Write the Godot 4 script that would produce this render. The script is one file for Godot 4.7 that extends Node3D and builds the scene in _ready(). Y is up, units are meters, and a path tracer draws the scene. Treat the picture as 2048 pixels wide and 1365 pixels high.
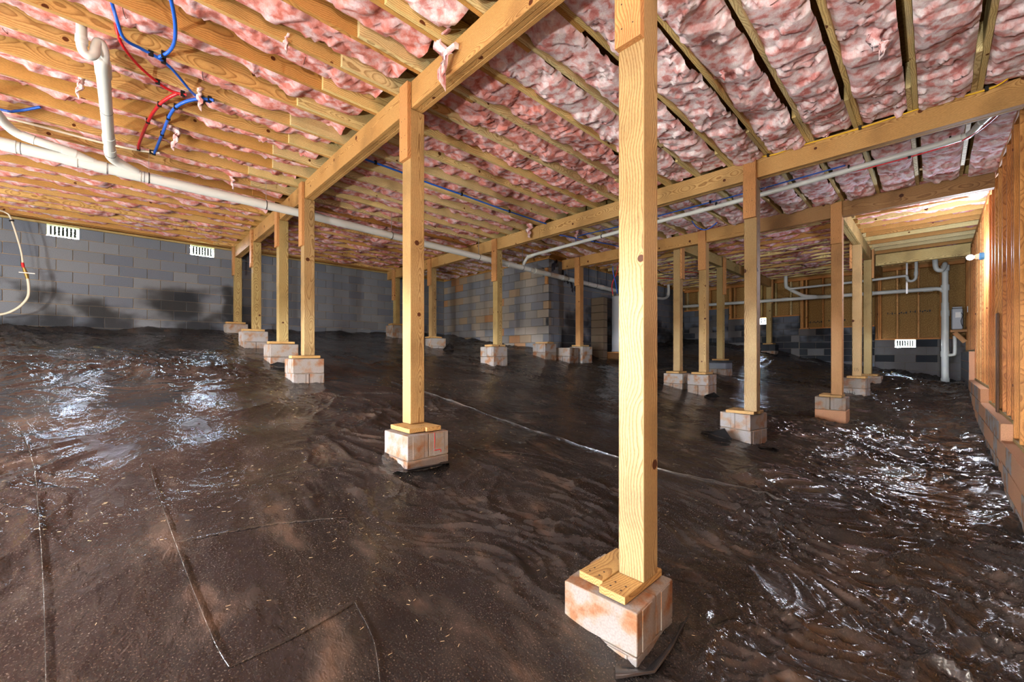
extends Node3D
# Crawl space under a house. Metres, y up; the camera's eye is the origin.
# -Z runs along the main joists to the far wall, -X along the girders to the left wall.

const JB := 2.36        # underside of the joists
const GB := 2.125       # underside of the girders
const WX := -10.95      # face of the left block wall
const RX := 0.47        # face of the right block footing
const SX := 0.55        # face of the right studs

var M := {}
var taken := {}
var rng := RandomNumberGenerator.new()
var box_idx: PackedInt32Array
var tex := {}


# ------------------------------------------------------------------ naming
func put(called: String, mesh: Mesh, mat: Material, parent: Node3D = null) -> MeshInstance3D:
	var o := MeshInstance3D.new()
	o.mesh = mesh
	if mat:
		o.material_override = mat
	name_it(o, called, parent)
	return o


func name_it(o: Node3D, called: String, parent: Node3D = null) -> void:
	var home: Node3D = parent if parent else self
	var key := str(home.get_instance_id()) + called
	var n: int = taken.get(key, 0)
	taken[key] = n + 1
	o.name = called if n == 0 else "%s_%03d" % [called, n]
	home.add_child(o, true)


func thing(called: String, label: String, category: String, at := Vector3.ZERO, turn := 0.0, group := "") -> Node3D:
	var o := Node3D.new()
	name_it(o, called)
	o.position = at
	o.rotation.y = turn
	tag(o, label, category, group)
	return o


func tag(o: Node3D, label: String, category: String, group := "") -> void:
	o.set_meta("label", label)
	o.set_meta("category", category)
	if group != "":
		o.set_meta("group", group)


func structure(called: String, label: String, category: String) -> Node3D:
	var o := Node3D.new()
	name_it(o, called)
	tag(o, label, category)
	o.set_meta("kind", "structure")
	return o


# ------------------------------------------------------------------ mesh helpers
class Shape:
	var v := PackedVector3Array()
	var n := PackedVector3Array()
	var uv := PackedVector2Array()
	var idx := PackedInt32Array()

	func mesh() -> ArrayMesh:
		var a := []
		a.resize(Mesh.ARRAY_MAX)
		a[Mesh.ARRAY_VERTEX] = v
		a[Mesh.ARRAY_NORMAL] = n
		a[Mesh.ARRAY_TEX_UV] = uv
		a[Mesh.ARRAY_INDEX] = idx
		var m := ArrayMesh.new()
		m.add_surface_from_arrays(Mesh.PRIMITIVE_TRIANGLES, a)
		return m

	# clockwise seen from the side the normals point to
	func tri(i: int, j: int, k: int) -> void:
		var c := (v[j] - v[i]).cross(v[k] - v[i])
		if c.dot(n[i] + n[j] + n[k]) > 0.0:
			idx.append_array([i, k, j])
		else:
			idx.append_array([i, j, k])

	func quad(a: Vector3, b: Vector3, c: Vector3, d: Vector3, nn: Vector3) -> void:
		var s := v.size()
		for p in [a, b, c, d]:
			v.append(p)
			n.append(nn)
		uv.append_array([Vector2(0, 0), Vector2(1, 0), Vector2(1, 1), Vector2(0, 1)])
		tri(s, s + 1, s + 2)
		tri(s, s + 2, s + 3)

	# a swept round section through the points; radii may change along it
	func tube(pts: Array, r, sides := 10, caps := true) -> void:
		var count := pts.size()
		var side := Vector3.ZERO
		var s0 := v.size()
		var along := 0.0
		for i in count:
			var p: Vector3 = pts[i]
			var t: Vector3 = (pts[mini(i + 1, count - 1)] - pts[maxi(i - 1, 0)]).normalized()
			if side == Vector3.ZERO:
				side = t.cross(Vector3.UP if absf(t.y) < 0.9 else Vector3.RIGHT).normalized()
			else:
				side = (side - t * side.dot(t)).normalized()
			var up := t.cross(side)
			var rr: float = r[i] if r is Array else r
			if i > 0:
				along += p.distance_to(pts[i - 1])
			for k in sides + 1:
				var a := TAU * k / sides
				var d := side * cos(a) + up * sin(a)
				v.append(p + d * rr)
				n.append(d)
				uv.append(Vector2(along, float(k) / sides))
		for i in count - 1:
			for k in sides:
				var a := s0 + i * (sides + 1) + k
				var b := a + sides + 1
				tri(a, a + 1, b)
				tri(a + 1, b + 1, b)
		if caps:
			for e in [0, count - 1]:
				var p: Vector3 = pts[e]
				var t: Vector3 = (pts[0] - pts[1] if e == 0 else pts[count - 1] - pts[count - 2]).normalized()
				var c := v.size()
				v.append(p)
				n.append(t)
				uv.append(Vector2.ZERO)
				for k in sides + 1:
					v.append(v[s0 + e * (sides + 1) + k])
					n.append(t)
					uv.append(Vector2.ZERO)
				for k in sides:
					tri(c, c + 1 + k, c + 2 + k)

	func bar(a: Vector3, b: Vector3, w: float, h: float) -> void:
		var t := (b - a).normalized()
		var side := t.cross(Vector3.UP if absf(t.y) < 0.9 else Vector3.RIGHT).normalized() * w / 2
		var up := t.cross(side).normalized() * h / 2
		var c := [a - side - up, a + side - up, a + side + up, a - side + up, b - side - up, b + side - up, b + side + up, b - side + up]
		quad(c[0], c[1], c[2], c[3], -t)
		quad(c[4], c[5], c[6], c[7], t)
		quad(c[0], c[1], c[5], c[4], -up.normalized())
		quad(c[3], c[2], c[6], c[7], up.normalized())
		quad(c[0], c[3], c[7], c[4], -side.normalized())
		quad(c[1], c[2], c[6], c[5], side.normalized())

	# profile (radius, height) turned round the y axis
	func lathe(profile: Array, at: Vector3, sides := 24) -> void:
		var s0 := v.size()
		var m := profile.size()
		for i in m:
			var p: Vector2 = profile[i]
			var t: Vector2 = profile[mini(i + 1, m - 1)] - profile[maxi(i - 1, 0)]
			var nn := Vector2(t.y, -t.x).normalized()
			for k in sides + 1:
				var a := TAU * k / sides
				v.append(at + Vector3(cos(a) * p.x, p.y, sin(a) * p.x))
				n.append(Vector3(cos(a) * nn.x, nn.y, sin(a) * nn.x))
				uv.append(Vector2(float(k) / sides, float(i) / m))
		for i in m - 1:
			for k in sides:
				var a := s0 + i * (sides + 1) + k
				var b := a + sides + 1
				tri(a, a + 1, b)
				tri(a + 1, b + 1, b)


func make_box_index() -> void:
	# 24 corners, one for each face a corner belongs to; faces, bevelled edges and corners
	var s := Shape.new()
	for a in 3:
		for bits in 8:
			var c := Vector3(1 if bits & 1 else -1, 1 if bits & 2 else -1, 1 if bits & 4 else -1)
			var nn := Vector3.ZERO
			nn[a] = c[a]
			var p := c * 0.8
			p[a] = c[a]
			s.v.append(p)
			s.n.append(nn)
	for a in 3:
		var b := (a + 1) % 3
		var c := (a + 2) % 3
		for sg in 2:
			var q := []
			for e in [[0, 0], [1, 0], [1, 1], [0, 1]]:
				q.append(a * 8 + (sg << a) + (e[0] << b) + (e[1] << c))
			s.tri(q[0], q[1], q[2])
			s.tri(q[0], q[2], q[3])
		for sb in 2:
			for sc in 2:
				var lo := (sb << b) + (sc << c)
				var hi := lo + (1 << a)
				s.tri(b * 8 + lo, b * 8 + hi, c * 8 + hi)
				s.tri(b * 8 + lo, c * 8 + hi, c * 8 + lo)
	for bits in 8:
		s.tri(bits, 8 + bits, 16 + bits)
	box_idx = s.idx


# a bevelled box; grain runs along the given axis (0, 1, 2) and is shifted at random
func add_box(s: Shape, lo: Vector3, hi: Vector3, bevel := 0.003, grain := 0) -> void:
	var base := s.v.size()
	var mid := (lo + hi) / 2
	var half := (hi - lo) / 2
	bevel = minf(bevel, minf(half.x, minf(half.y, half.z)) * 0.45)
	var b := (grain + 1) % 3
	var c := (grain + 2) % 3
	var ou := rng.randf()
	var ov := rng.randf()
	for a in 3:
		for bits in 8:
			var p := mid
			var nn := Vector3.ZERO
			for k in 3:
				var sg := 1.0 if bits & (1 << k) else -1.0
				p[k] += sg * (half[k] - (0.0 if k == a else bevel))
				if k == a:
					nn[k] = sg
			s.v.append(p)
			s.n.append(nn)
			var u: float = p[grain] / 2.4 + ou
			var w: float
			if a == grain:
				u = p[b] / 0.3 + ou
				w = p[c] / 0.3 + ov
			elif a == b:
				w = p[c] / 0.3 + ov + 0.4
			else:
				w = p[b] / 0.3 + ov
			s.uv.append(Vector2(u, w))
	for i in box_idx:
		s.idx.append(base + i)


func box(lo: Vector3, hi: Vector3, bevel := 0.003, grain := 0) -> ArrayMesh:
	var s := Shape.new()
	add_box(s, lo, hi, bevel, grain)
	return s.mesh()


func smooth(pts: Array, steps := 6) -> Array:
	var out := []
	for i in pts.size() - 1:
		var a: Vector3 = pts[maxi(i - 1, 0)]
		var b: Vector3 = pts[i]
		var c: Vector3 = pts[i + 1]
		var d: Vector3 = pts[mini(i + 2, pts.size() - 1)]
		for k in steps:
			var t := float(k) / steps
			out.append(b.cubic_interpolate(c, a, d, t))
	out.append(pts[-1])
	return out


func tube_mesh(pts: Array, r, sides := 10) -> ArrayMesh:
	var s := Shape.new()
	s.tube(pts, r, sides)
	return s.mesh()


# ------------------------------------------------------------------ materials
func noise(type: int, freq: float, sd: int, octaves := 4, fractal := FastNoiseLite.FRACTAL_FBM, warp := 0.0) -> FastNoiseLite:
	var f := FastNoiseLite.new()
	f.noise_type = type
	f.frequency = freq
	f.seed = sd
	f.fractal_type = fractal
	f.fractal_octaves = octaves
	if warp > 0.0:
		f.domain_warp_enabled = true
		f.domain_warp_amplitude = warp
		f.domain_warp_frequency = freq * 1.5
		f.domain_warp_fractal_type = FastNoiseLite.DOMAIN_WARP_FRACTAL_PROGRESSIVE
	return f


func noise_tex(f: FastNoiseLite, side: int, stops := [], bump := 0.0) -> NoiseTexture2D:
	var t := NoiseTexture2D.new()
	t.width = side
	t.height = side
	t.seamless = true
	t.seamless_blend_skirt = 0.25
	t.noise = f
	if stops.size():
		var g := Gradient.new()
		var off := PackedFloat32Array()
		var col := PackedColorArray()
		for s in stops:
			off.append(s[0])
			col.append(s[1])
		g.offsets = off
		g.colors = col
		t.color_ramp = g
	if bump > 0.0:
		t.as_normal_map = true
		t.bump_strength = bump
	return t


func mat(color: Color, rough := 0.7, spec := 0.4) -> StandardMaterial3D:
	var m := StandardMaterial3D.new()
	m.albedo_color = color
	m.roughness = rough
	m.metallic_specular = spec
	return m


func rgb(r: int, g: int, b: int) -> Color:
	return Color(r / 255.0, g / 255.0, b / 255.0)


func world_tex(m: StandardMaterial3D, t: Texture2D, scale: float) -> void:
	m.albedo_texture = t
	m.uv1_triplanar = true
	m.uv1_world_triplanar = true
	m.uv1_scale = Vector3.ONE * scale


# sawn softwood: rings of a board cut from a log, knots, fine pores; the long way repeats
func wood_texture(sd: int, rings: float, depth: float, centre: float, knots: Array) -> ImageTexture:
	var w := 1024
	var h := 256
	var f := noise(FastNoiseLite.TYPE_SIMPLEX_SMOOTH, 1.0, sd, 2)
	var fine := noise(FastNoiseLite.TYPE_SIMPLEX, 1.0, sd + 7, 2)
	var data := PackedByteArray()
	data.resize(w * h * 3)
	var at := 0
	var cols_a := PackedFloat32Array()
	var cols_b := PackedFloat32Array()
	for i in w:
		var a := TAU * i / w
		cols_a.append(centre + 0.16 * f.get_noise_3d(cos(a) * 0.5, sin(a) * 0.5, 3.3))
		cols_b.append(absf(depth + 0.30 * f.get_noise_3d(cos(a) * 0.75, sin(a) * 0.75, 9.1)))
	for j in h:
		var y := float(j) / h
		for i in w:
			var a := TAU * i / w
			var dy := y - cols_a[i]
			var r := sqrt(dy * dy + cols_b[i] * cols_b[i] * 0.35)
			var dark := 0.0
			for k in knots:
				var kx: float = i / 1024.0 - k[0]
				kx -= roundf(kx)
				var ky: float = y - k[1]
				var d2: float = (kx * kx * 64.0 + ky * ky) / (k[2] * k[2])
				if d2 < 9.0:
					r += 0.09 * exp(-d2 * 0.6) * signf(ky + 0.001)
					dark = maxf(dark, smoothstep(1.1, 0.75, d2))
			var s := fposmod(r * rings + 0.5 * f.get_noise_3d(cos(a) * 2.0, sin(a) * 2.0, y * 2.0), 1.0)
			var late := pow(s, 3.0) * (1.0 - smoothstep(0.9, 1.0, s))
			var grain := fine.get_noise_3d(cos(a) * 16.0, sin(a) * 16.0, y * 130.0)
			var lum := 1.0 - 0.34 * late + 0.13 * grain
			var red := lum
			var grn := lum - 0.09 * late
			var blu := lum - 0.17 * late
			if dark > 0.0:
				red = lerpf(red, 0.44, dark)
				grn = lerpf(grn, 0.28, dark)
				blu = lerpf(blu, 0.17, dark)
			data[at] = clampi(int(red * 236.0), 0, 255)
			data[at + 1] = clampi(int(grn * 236.0), 0, 255)
			data[at + 2] = clampi(int(blu * 236.0), 0, 255)
			at += 3
	return ImageTexture.create_from_image(Image.create_from_data(w, h, false, Image.FORMAT_RGB8, data))


func wood(color: Color, t: Texture2D, rough := 0.62) -> StandardMaterial3D:
	var m := mat(color, rough, 0.4)
	m.albedo_texture = t
	m.heightmap_enabled = true
	m.heightmap_texture = t
	m.heightmap_scale = 0.06
	m.uv2_triplanar = true
	m.uv2_world_triplanar = true
	m.uv2_scale = Vector3.ONE * 0.45
	m.detail_enabled = true
	m.detail_uv_layer = BaseMaterial3D.DETAIL_UV_2
	m.detail_albedo = tex.wood_wear
	m.detail_blend_mode = BaseMaterial3D.BLEND_MODE_MUL
	return m


func concrete(color: Color, t: Texture2D, rough := 0.92) -> StandardMaterial3D:
	var m := mat(color, rough, 0.25)
	world_tex(m, t, 0.9)
	m.heightmap_enabled = true
	m.heightmap_texture = tex.grit
	m.heightmap_scale = 0.07
	return m


func materials() -> void:
	var S := FastNoiseLite.TYPE_SIMPLEX_SMOOTH
	tex.wood_wear = noise_tex(noise(S, 0.012, 5, 4), 256, [[0.0, Color(0.80, 0.78, 0.76)], [0.45, Color(0.97, 0.95, 0.92)], [1.0, Color(1, 1, 1)]])
	tex.wood_a = wood_texture(11, 26.0, 0.5, 0.45, [[0.22, 0.3, 0.06], [0.71, 0.7, 0.05]])
	tex.wood_b = wood_texture(29, 30.0, 0.15, 0.5, [[0.12, 0.62, 0.075], [0.52, 0.35, 0.05], [0.86, 0.55, 0.06]])
	tex.wood_c = wood_texture(47, 22.0, 0.3, 0.42, [[0.38, 0.55, 0.085], [0.8, 0.25, 0.06]])
	tex.grit = noise_tex(noise(S, 0.09, 3, 3), 512)
	M.joist = []
	for c in [rgb(220, 181, 114), rgb(216, 172, 100), rgb(224, 188, 124), rgb(208, 160, 92)]:
		M.joist.append(wood(c, [tex.wood_a, tex.wood_b, tex.wood_c][M.joist.size() % 3]))
	M.pale = []  # right-hand joists: the cooler light there is put into the wood colour
	for c in [rgb(242, 228, 166), rgb(236, 224, 172), rgb(246, 226, 158)]:
		M.pale.append(wood(c, [tex.wood_b, tex.wood_a, tex.wood_c][M.pale.size() % 3]))
	M.post = wood(rgb(184, 160, 114), tex.wood_c)
	M.post_b = wood(rgb(194, 166, 114), tex.wood_b)
	M.post_brown = wood(rgb(196, 152, 100), tex.wood_b)
	M.treated = wood(rgb(188, 170, 116), tex.wood_a)
	M.girder = wood(rgb(206, 165, 104), tex.wood_b)
	M.girder_b = wood(rgb(204, 171, 114), tex.wood_a)
	M.girder_dark = wood(rgb(170, 132, 88), tex.wood_c)
	M.cleat = wood(rgb(214, 162, 106), tex.wood_a)
	M.plate = wood(rgb(206, 170, 110), tex.wood_c)
	M.stud = []
	for c in [rgb(236, 172, 100), rgb(228, 160, 88), rgb(240, 184, 116), rgb(216, 144, 80)]:
		M.stud.append(wood(c, [tex.wood_a, tex.wood_b, tex.wood_c][M.stud.size() % 3]))
	M.bark = wood(rgb(120, 92, 74), tex.wood_c, 0.9)
	M.osb_tex = noise_tex(noise(FastNoiseLite.TYPE_CELLULAR, 0.05, 8, 2), 512, [[0.0, rgb(150, 116, 66)], [0.4, rgb(190, 150, 88)], [0.7, rgb(212, 174, 108)], [1.0, rgb(165, 128, 74)]])
	M.osb = mat(Color(0.78, 0.77, 0.76), 0.75, 0.35)
	world_tex(M.osb, M.osb_tex, 1.4)
	# block: grey concrete in several tones, red clay dust on some
	var speck := noise_tex(noise(S, 0.16, 21, 4), 512, [[0.0, Color(0.84, 0.83, 0.82)], [0.5, Color(0.94, 0.94, 0.94)], [1.0, Color(1, 1, 1)]])
	var clay := noise_tex(noise(S, 0.011, 33, 5), 512, [[0.0, Color(1, 1, 1)], [0.44, Color(0.98, 0.97, 0.96)], [0.60, Color(0.98, 0.86, 0.76)], [0.78, Color(0.95, 0.70, 0.52)]])
	M.block = []
	for c in [rgb(117, 125, 136), rgb(110, 119, 132), rgb(122, 129, 138), rgb(104, 113, 127), rgb(115, 122, 131)]:
		M.block.append(concrete(c, speck))
	M.block_warm = []
	for c in [rgb(156, 150, 142), rgb(134, 138, 146), rgb(162, 144, 122), rgb(146, 144, 140), rgb(122, 128, 140), rgb(140, 140, 140), rgb(130, 134, 142), rgb(174, 132, 96)]:
		M.block_warm.append(concrete(c, speck))
	M.block_dark = concrete(rgb(104, 104, 106), speck)
	M.pilaster = concrete(rgb(112, 100, 86), speck)
	M.pier = concrete(rgb(150, 144, 138), speck)
	M.pier_b = concrete(rgb(160, 158, 156), speck)
	for m in [M.pier, M.pier_b]:
		m.uv2_triplanar = true
		m.uv2_world_triplanar = true
		m.uv2_scale = Vector3.ONE * 0.9
		m.detail_enabled = true
		m.detail_uv_layer = BaseMaterial3D.DETAIL_UV_2
		m.detail_albedo = clay
		m.detail_blend_mode = BaseMaterial3D.BLEND_MODE_MUL
	M.footing = concrete(rgb(196, 150, 116), speck)
	M.mortar = concrete(rgb(168, 152, 130), speck)
	M.mortar_dark = concrete(rgb(120, 112, 102), speck)
	# damp stains on the left wall
	for m in M.block + [M.mortar]:
		m.uv2_triplanar = true
		m.uv2_world_triplanar = true
		m.uv2_scale = Vector3.ONE / 16.0
		m.uv2_offset = Vector3(0.5, 0.5, 0.5)
		m.detail_enabled = true
		m.detail_uv_layer = BaseMaterial3D.DETAIL_UV_2
		m.detail_albedo = damp_texture()
		m.detail_blend_mode = BaseMaterial3D.BLEND_MODE_MUL
	# glass-fibre batts
	var fibre := noise(S, 0.011, 71, 5, FastNoiseLite.FRACTAL_FBM, 45.0)
	M.fibre = mat(Color.WHITE, 1.0, 0.1)
	world_tex(M.fibre, noise_tex(fibre, 1024, [[0.24, rgb(190, 112, 100)], [0.38, rgb(210, 136, 126)], [0.47, rgb(222, 160, 154)], [0.56, rgb(220, 176, 176)], [0.66, rgb(224, 196, 200)], [0.78, rgb(232, 216, 222)]]), 0.75)
	M.fibre.uv2_triplanar = true
	M.fibre.uv2_world_triplanar = true
	M.fibre.uv2_scale = Vector3(2.6, 2.6, 2.6)
	M.fibre.detail_enabled = true
	M.fibre.detail_uv_layer = BaseMaterial3D.DETAIL_UV_2
	M.fibre.detail_albedo = noise_tex(noise(S, 0.02, 77, 5, FastNoiseLite.FRACTAL_RIDGED, 40.0), 512, [[0.0, Color(1, 1, 1)], [0.6, Color(0.97, 0.95, 0.95)], [1.0, Color(0.86, 0.76, 0.76)]])
	M.fibre.detail_blend_mode = BaseMaterial3D.BLEND_MODE_MUL
	M.fibre.heightmap_enabled = true
	M.fibre.heightmap_texture = M.fibre.detail_albedo
	M.fibre.heightmap_scale = 0.3
	M.fibre_lit = M.fibre.duplicate()  # same batts, the stronger light on the right put into a paler colour
	M.fibre_lit.albedo_texture = noise_tex(fibre, 1024, [[0.24, rgb(206, 132, 128)], [0.36, rgb(226, 170, 168)], [0.45, rgb(236, 204, 206)], [0.52, rgb(236, 220, 226)], [0.62, rgb(244, 236, 242)], [0.75, rgb(252, 250, 252)]])
	# black polythene: dusty, glossy
	var film := mat(Color.WHITE, 0.3, 0.5)
	world_tex(film, noise_tex(noise(S, 0.006, 91, 6, FastNoiseLite.FRACTAL_FBM, 30.0), 1024, [[0.0, rgb(30, 28, 28)], [0.48, rgb(37, 34, 33)], [0.60, rgb(46, 42, 39)], [0.72, rgb(60, 53, 48)], [0.82, rgb(86, 71, 60)]]), 0.32)
	film.uv2_triplanar = true
	film.uv2_world_triplanar = true
	film.uv2_scale = Vector3.ONE * 0.8
	film.detail_enabled = true
	film.detail_uv_layer = BaseMaterial3D.DETAIL_UV_2
	film.detail_albedo = noise_tex(noise(S, 0.11, 95, 5), 1024, [[0.0, Color(0.30, 0.26, 0.23, 0.0)], [0.62, Color(0.34, 0.30, 0.26, 0.0)], [0.73, Color(0.42, 0.36, 0.31, 0.3)], [0.84, Color(0.62, 0.56, 0.5, 0.8)]])
	film.detail_blend_mode = BaseMaterial3D.BLEND_MODE_MIX
	film.roughness_texture = noise_tex(noise(S, 0.012, 97, 5), 512, [[0.3, Color(0.34, 0.34, 0.34)], [0.54, Color(0.46, 0.46, 0.46)], [0.70, Color(1.0, 1.0, 1.0)]])
	film.roughness = 0.30
	film.heightmap_enabled = true
	film.heightmap_texture = noise_tex(noise(S, 0.014, 99, 5, FastNoiseLite.FRACTAL_RIDGED, 45.0), 1024)
	film.heightmap_scale = 0.7
	film.uv1_scale = Vector3(0.25, 0.32, 0.42)
	M.film = film
	M.flap = mat(rgb(40, 38, 38), 0.22, 0.6)
	M.pvc = mat(rgb(206, 212, 210), 0.35, 0.5)
	M.pvc_ring = mat(rgb(40, 44, 70), 0.5)
	M.pex_blue = mat(rgb(28, 92, 200), 0.35, 0.5)
	M.pex_red = mat(rgb(196, 30, 38), 0.35, 0.5)
	M.pex_white = mat(rgb(214, 208, 190), 0.35, 0.5)
	M.romex = mat(rgb(232, 190, 30), 0.45, 0.4)
	M.black = mat(rgb(22, 22, 24), 0.5)
	M.brass = mat(rgb(180, 150, 90), 0.35)
	M.brass.metallic = 0.8
	M.steel = mat(rgb(190, 190, 192), 0.35)
	M.steel.metallic = 0.9
	M.tank = mat(rgb(158, 164, 172), 0.4)
	M.white = mat(rgb(236, 236, 232), 0.5)
	M.vent = mat(rgb(206, 220, 208), 0.5)
	M.vent_slat = mat(rgb(26, 34, 28), 0.6)
	M.blue_box = mat(rgb(40, 110, 200), 0.4)
	M.tar = mat(rgb(26, 28, 40), 0.4, 0.5)
	M.straw = mat(rgb(214, 190, 146), 0.8)
	M.wire = mat(rgb(66, 52, 46), 0.5)
	M.leaf = mat(rgb(110, 168, 58), 0.6)
	M.leaf.backlight_enabled = true
	M.leaf.backlight = Color(0.5, 0.7, 0.25)
	M.grass = mat(rgb(128, 140, 84), 0.9)
	M.bulb = mat(rgb(250, 250, 255), 0.4)
	M.bulb.emission_enabled = true
	M.bulb.emission = rgb(214, 228, 255)
	M.bulb.emission_energy_multiplier = 6.0


func damp_texture() -> ImageTexture:
	if tex.has("damp"):
		return tex.damp
	# 16 m across; looked up at (-z, y): light above, dark patches where water came through low down
	var f := noise(FastNoiseLite.TYPE_SIMPLEX_SMOOTH, 0.02, 123, 4)
	var side := 512
	var data := PackedByteArray()
	data.resize(side * side * 3)
	var at := 0
	for j in side:
		var y := (0.5 - float(j) / side) * 16.0
		for i in side:
			var z := -(float(i) / side - 0.5) * 16.0
			var k := 1.0
			if y > -0.2 and y < 2.6:
				var w := f.get_noise_2d(i * 1.6, j * 2.2)
				var low := smoothstep(1.15, 0.5, y + w * 0.9)
				var patch := smoothstep(0.75, 0.2, Vector2((z + 0.85) / 1.0, (y - 0.95) / 0.75).length() + w * 0.5)
				var streak := smoothstep(0.4, 0.1, Vector2((z + 1.75) / 0.5, (y - 1.0) / 1.3).length() + w * 0.4)
				k = 1.0 - 0.5 * maxf(low * smoothstep(-2.6, -1.6, z), maxf(patch, streak))
			var b := int(255.0 * k)
			data[at] = b
			data[at + 1] = int(b * lerpf(0.96, 1.0, k))
			data[at + 2] = int(b * lerpf(0.92, 1.0, k))
			at += 3
	tex.damp = ImageTexture.create_from_image(Image.create_from_data(side, side, false, Image.FORMAT_RGB8, data))
	return tex.damp


# ------------------------------------------------------------------ ground
var gp: Array
var g_grid := PackedFloat32Array()
var fold_a: FastNoiseLite
var fold_b: FastNoiseLite
var fold_c: FastNoiseLite
var fold_m: FastNoiseLite
var fold_w: FastNoiseLite
const GX0 := -11.2
const GZ0 := -15.6
const GS := 0.2
const GNX := 63
const GNZ := 102


func make_ground() -> void:
	# x, z, height of the soil, measured at the piers and along the walls
	gp = [
		[-0.9, -1.6, -1.40], [-1.3, -1.6, -1.34], [-0.9, -2.0, -1.385], [-2.88, -1.63, -0.925], [-3.28, -1.63, -0.885], [-2.88, -2.03, -0.91],
		[-5.82, -1.63, -0.42], [-6.22, -1.63, -0.36], [-5.82, -2.03, -0.36], [-6.96, -1.63, -0.17], [-6.96, -2.03, -0.08], [-8.8, -1.63, 0.07], [-8.8, -2.03, 0.12], [-10.5, -1.7, 0.44],
		[-1.5, -5.7, -1.10], [-1.9, -5.6, -1.05], [-6.03, -5.3, -0.23], [-6.43, -5.3, -0.20], [-8.6, -5.6, 0.15], [-10.4, -5.4, 0.46],
		[-0.93, -8.03, -1.07], [-1.33, -8.03, -1.04], [-3.02, -7.88, -0.80], [-3.4, -7.9, -0.72], [-5.9, -7.9, -0.24], [-0.87, -10.3, -0.82], [-3.43, -10.35, -0.50],
		[-10.9, 1.46, 0.37], [-10.9, 0.6, 0.43], [-10.9, -1.2, 0.43], [-10.9, -3.8, 0.52], [-10.9, -5.3, 0.53], [-10.9, -7.4, 0.59], [-10.2, -7.4, 0.50], [-8.55, -7.4, 0.25], [-6.8, -7.4, 0.12],
		[-6.4, -9.8, -0.10], [-6.4, -13.2, 0.31], [-6.4, -15.0, 0.48], [-5.2, -15.1, 0.32], [-3.8, -15.1, 0.09], [-3.25, -15.1, -0.05], [-2.35, -15.1, -0.25], [-1.03, -15.1, -0.43], [0.2, -15.1, -0.70],
		[0.45, -12.6, -0.63], [0.45, -11.5, -0.86], [0.45, -9.7, -1.11], [0.45, -7.9, -1.23], [0.45, -6.7, -1.32], [0.45, -5.7, -1.39], [0.45, -2.0, -1.55], [0.45, 0.0, -1.66],
		[-3.0, 1.5, -0.98], [-1.0, 1.5, -1.46], [-6.0, 1.5, -0.44], [-8.5, 1.5, 0.02], [-3.0, 4.0, -1.0], [-8.5, 4.0, 0.0], [0.0, 4.0, -1.7],
	]
	g_grid.resize(GNX * GNZ)
	for j in GNZ:
		for i in GNX:
			var x := GX0 + i * GS
			var z := GZ0 + j * GS
			var sw := 0.02
			var sr := 0.0
			for p in gp:
				var dx: float = p[0] - x
				var dz: float = p[1] - z
				var w := exp(-(dx * dx + dz * dz) / 0.9) + 0.02 * exp(-(dx * dx + dz * dz) / 8.0)
				sw += w
				sr += w * (p[2] - (-1.5 - 0.178 * p[0]))
			g_grid[j * GNX + i] = -1.5 - 0.178 * x + sr / sw
	var S := FastNoiseLite.TYPE_SIMPLEX_SMOOTH
	fold_a = noise(S, 1.0, 201, 2, FastNoiseLite.FRACTAL_NONE)
	fold_b = noise(S, 1.0, 207, 2, FastNoiseLite.FRACTAL_NONE)
	fold_c = noise(S, 1.0, 211, 2, FastNoiseLite.FRACTAL_NONE)
	fold_m = noise(S, 0.35, 221, 2)
	fold_w = noise(S, 0.55, 231, 2)


func soil(x: float, z: float) -> float:
	var u := clampf((x - GX0) / GS, 0.0, GNX - 1.001)
	var v := clampf((z - GZ0) / GS, 0.0, GNZ - 1.001)
	var i := int(u)
	var j := int(v)
	var k := j * GNX + i
	var fu := u - i
	var fv := v - j
	return lerpf(lerpf(g_grid[k], g_grid[k + 1], fu), lerpf(g_grid[k + GNX], g_grid[k + GNX + 1], fu), fv)


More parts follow.
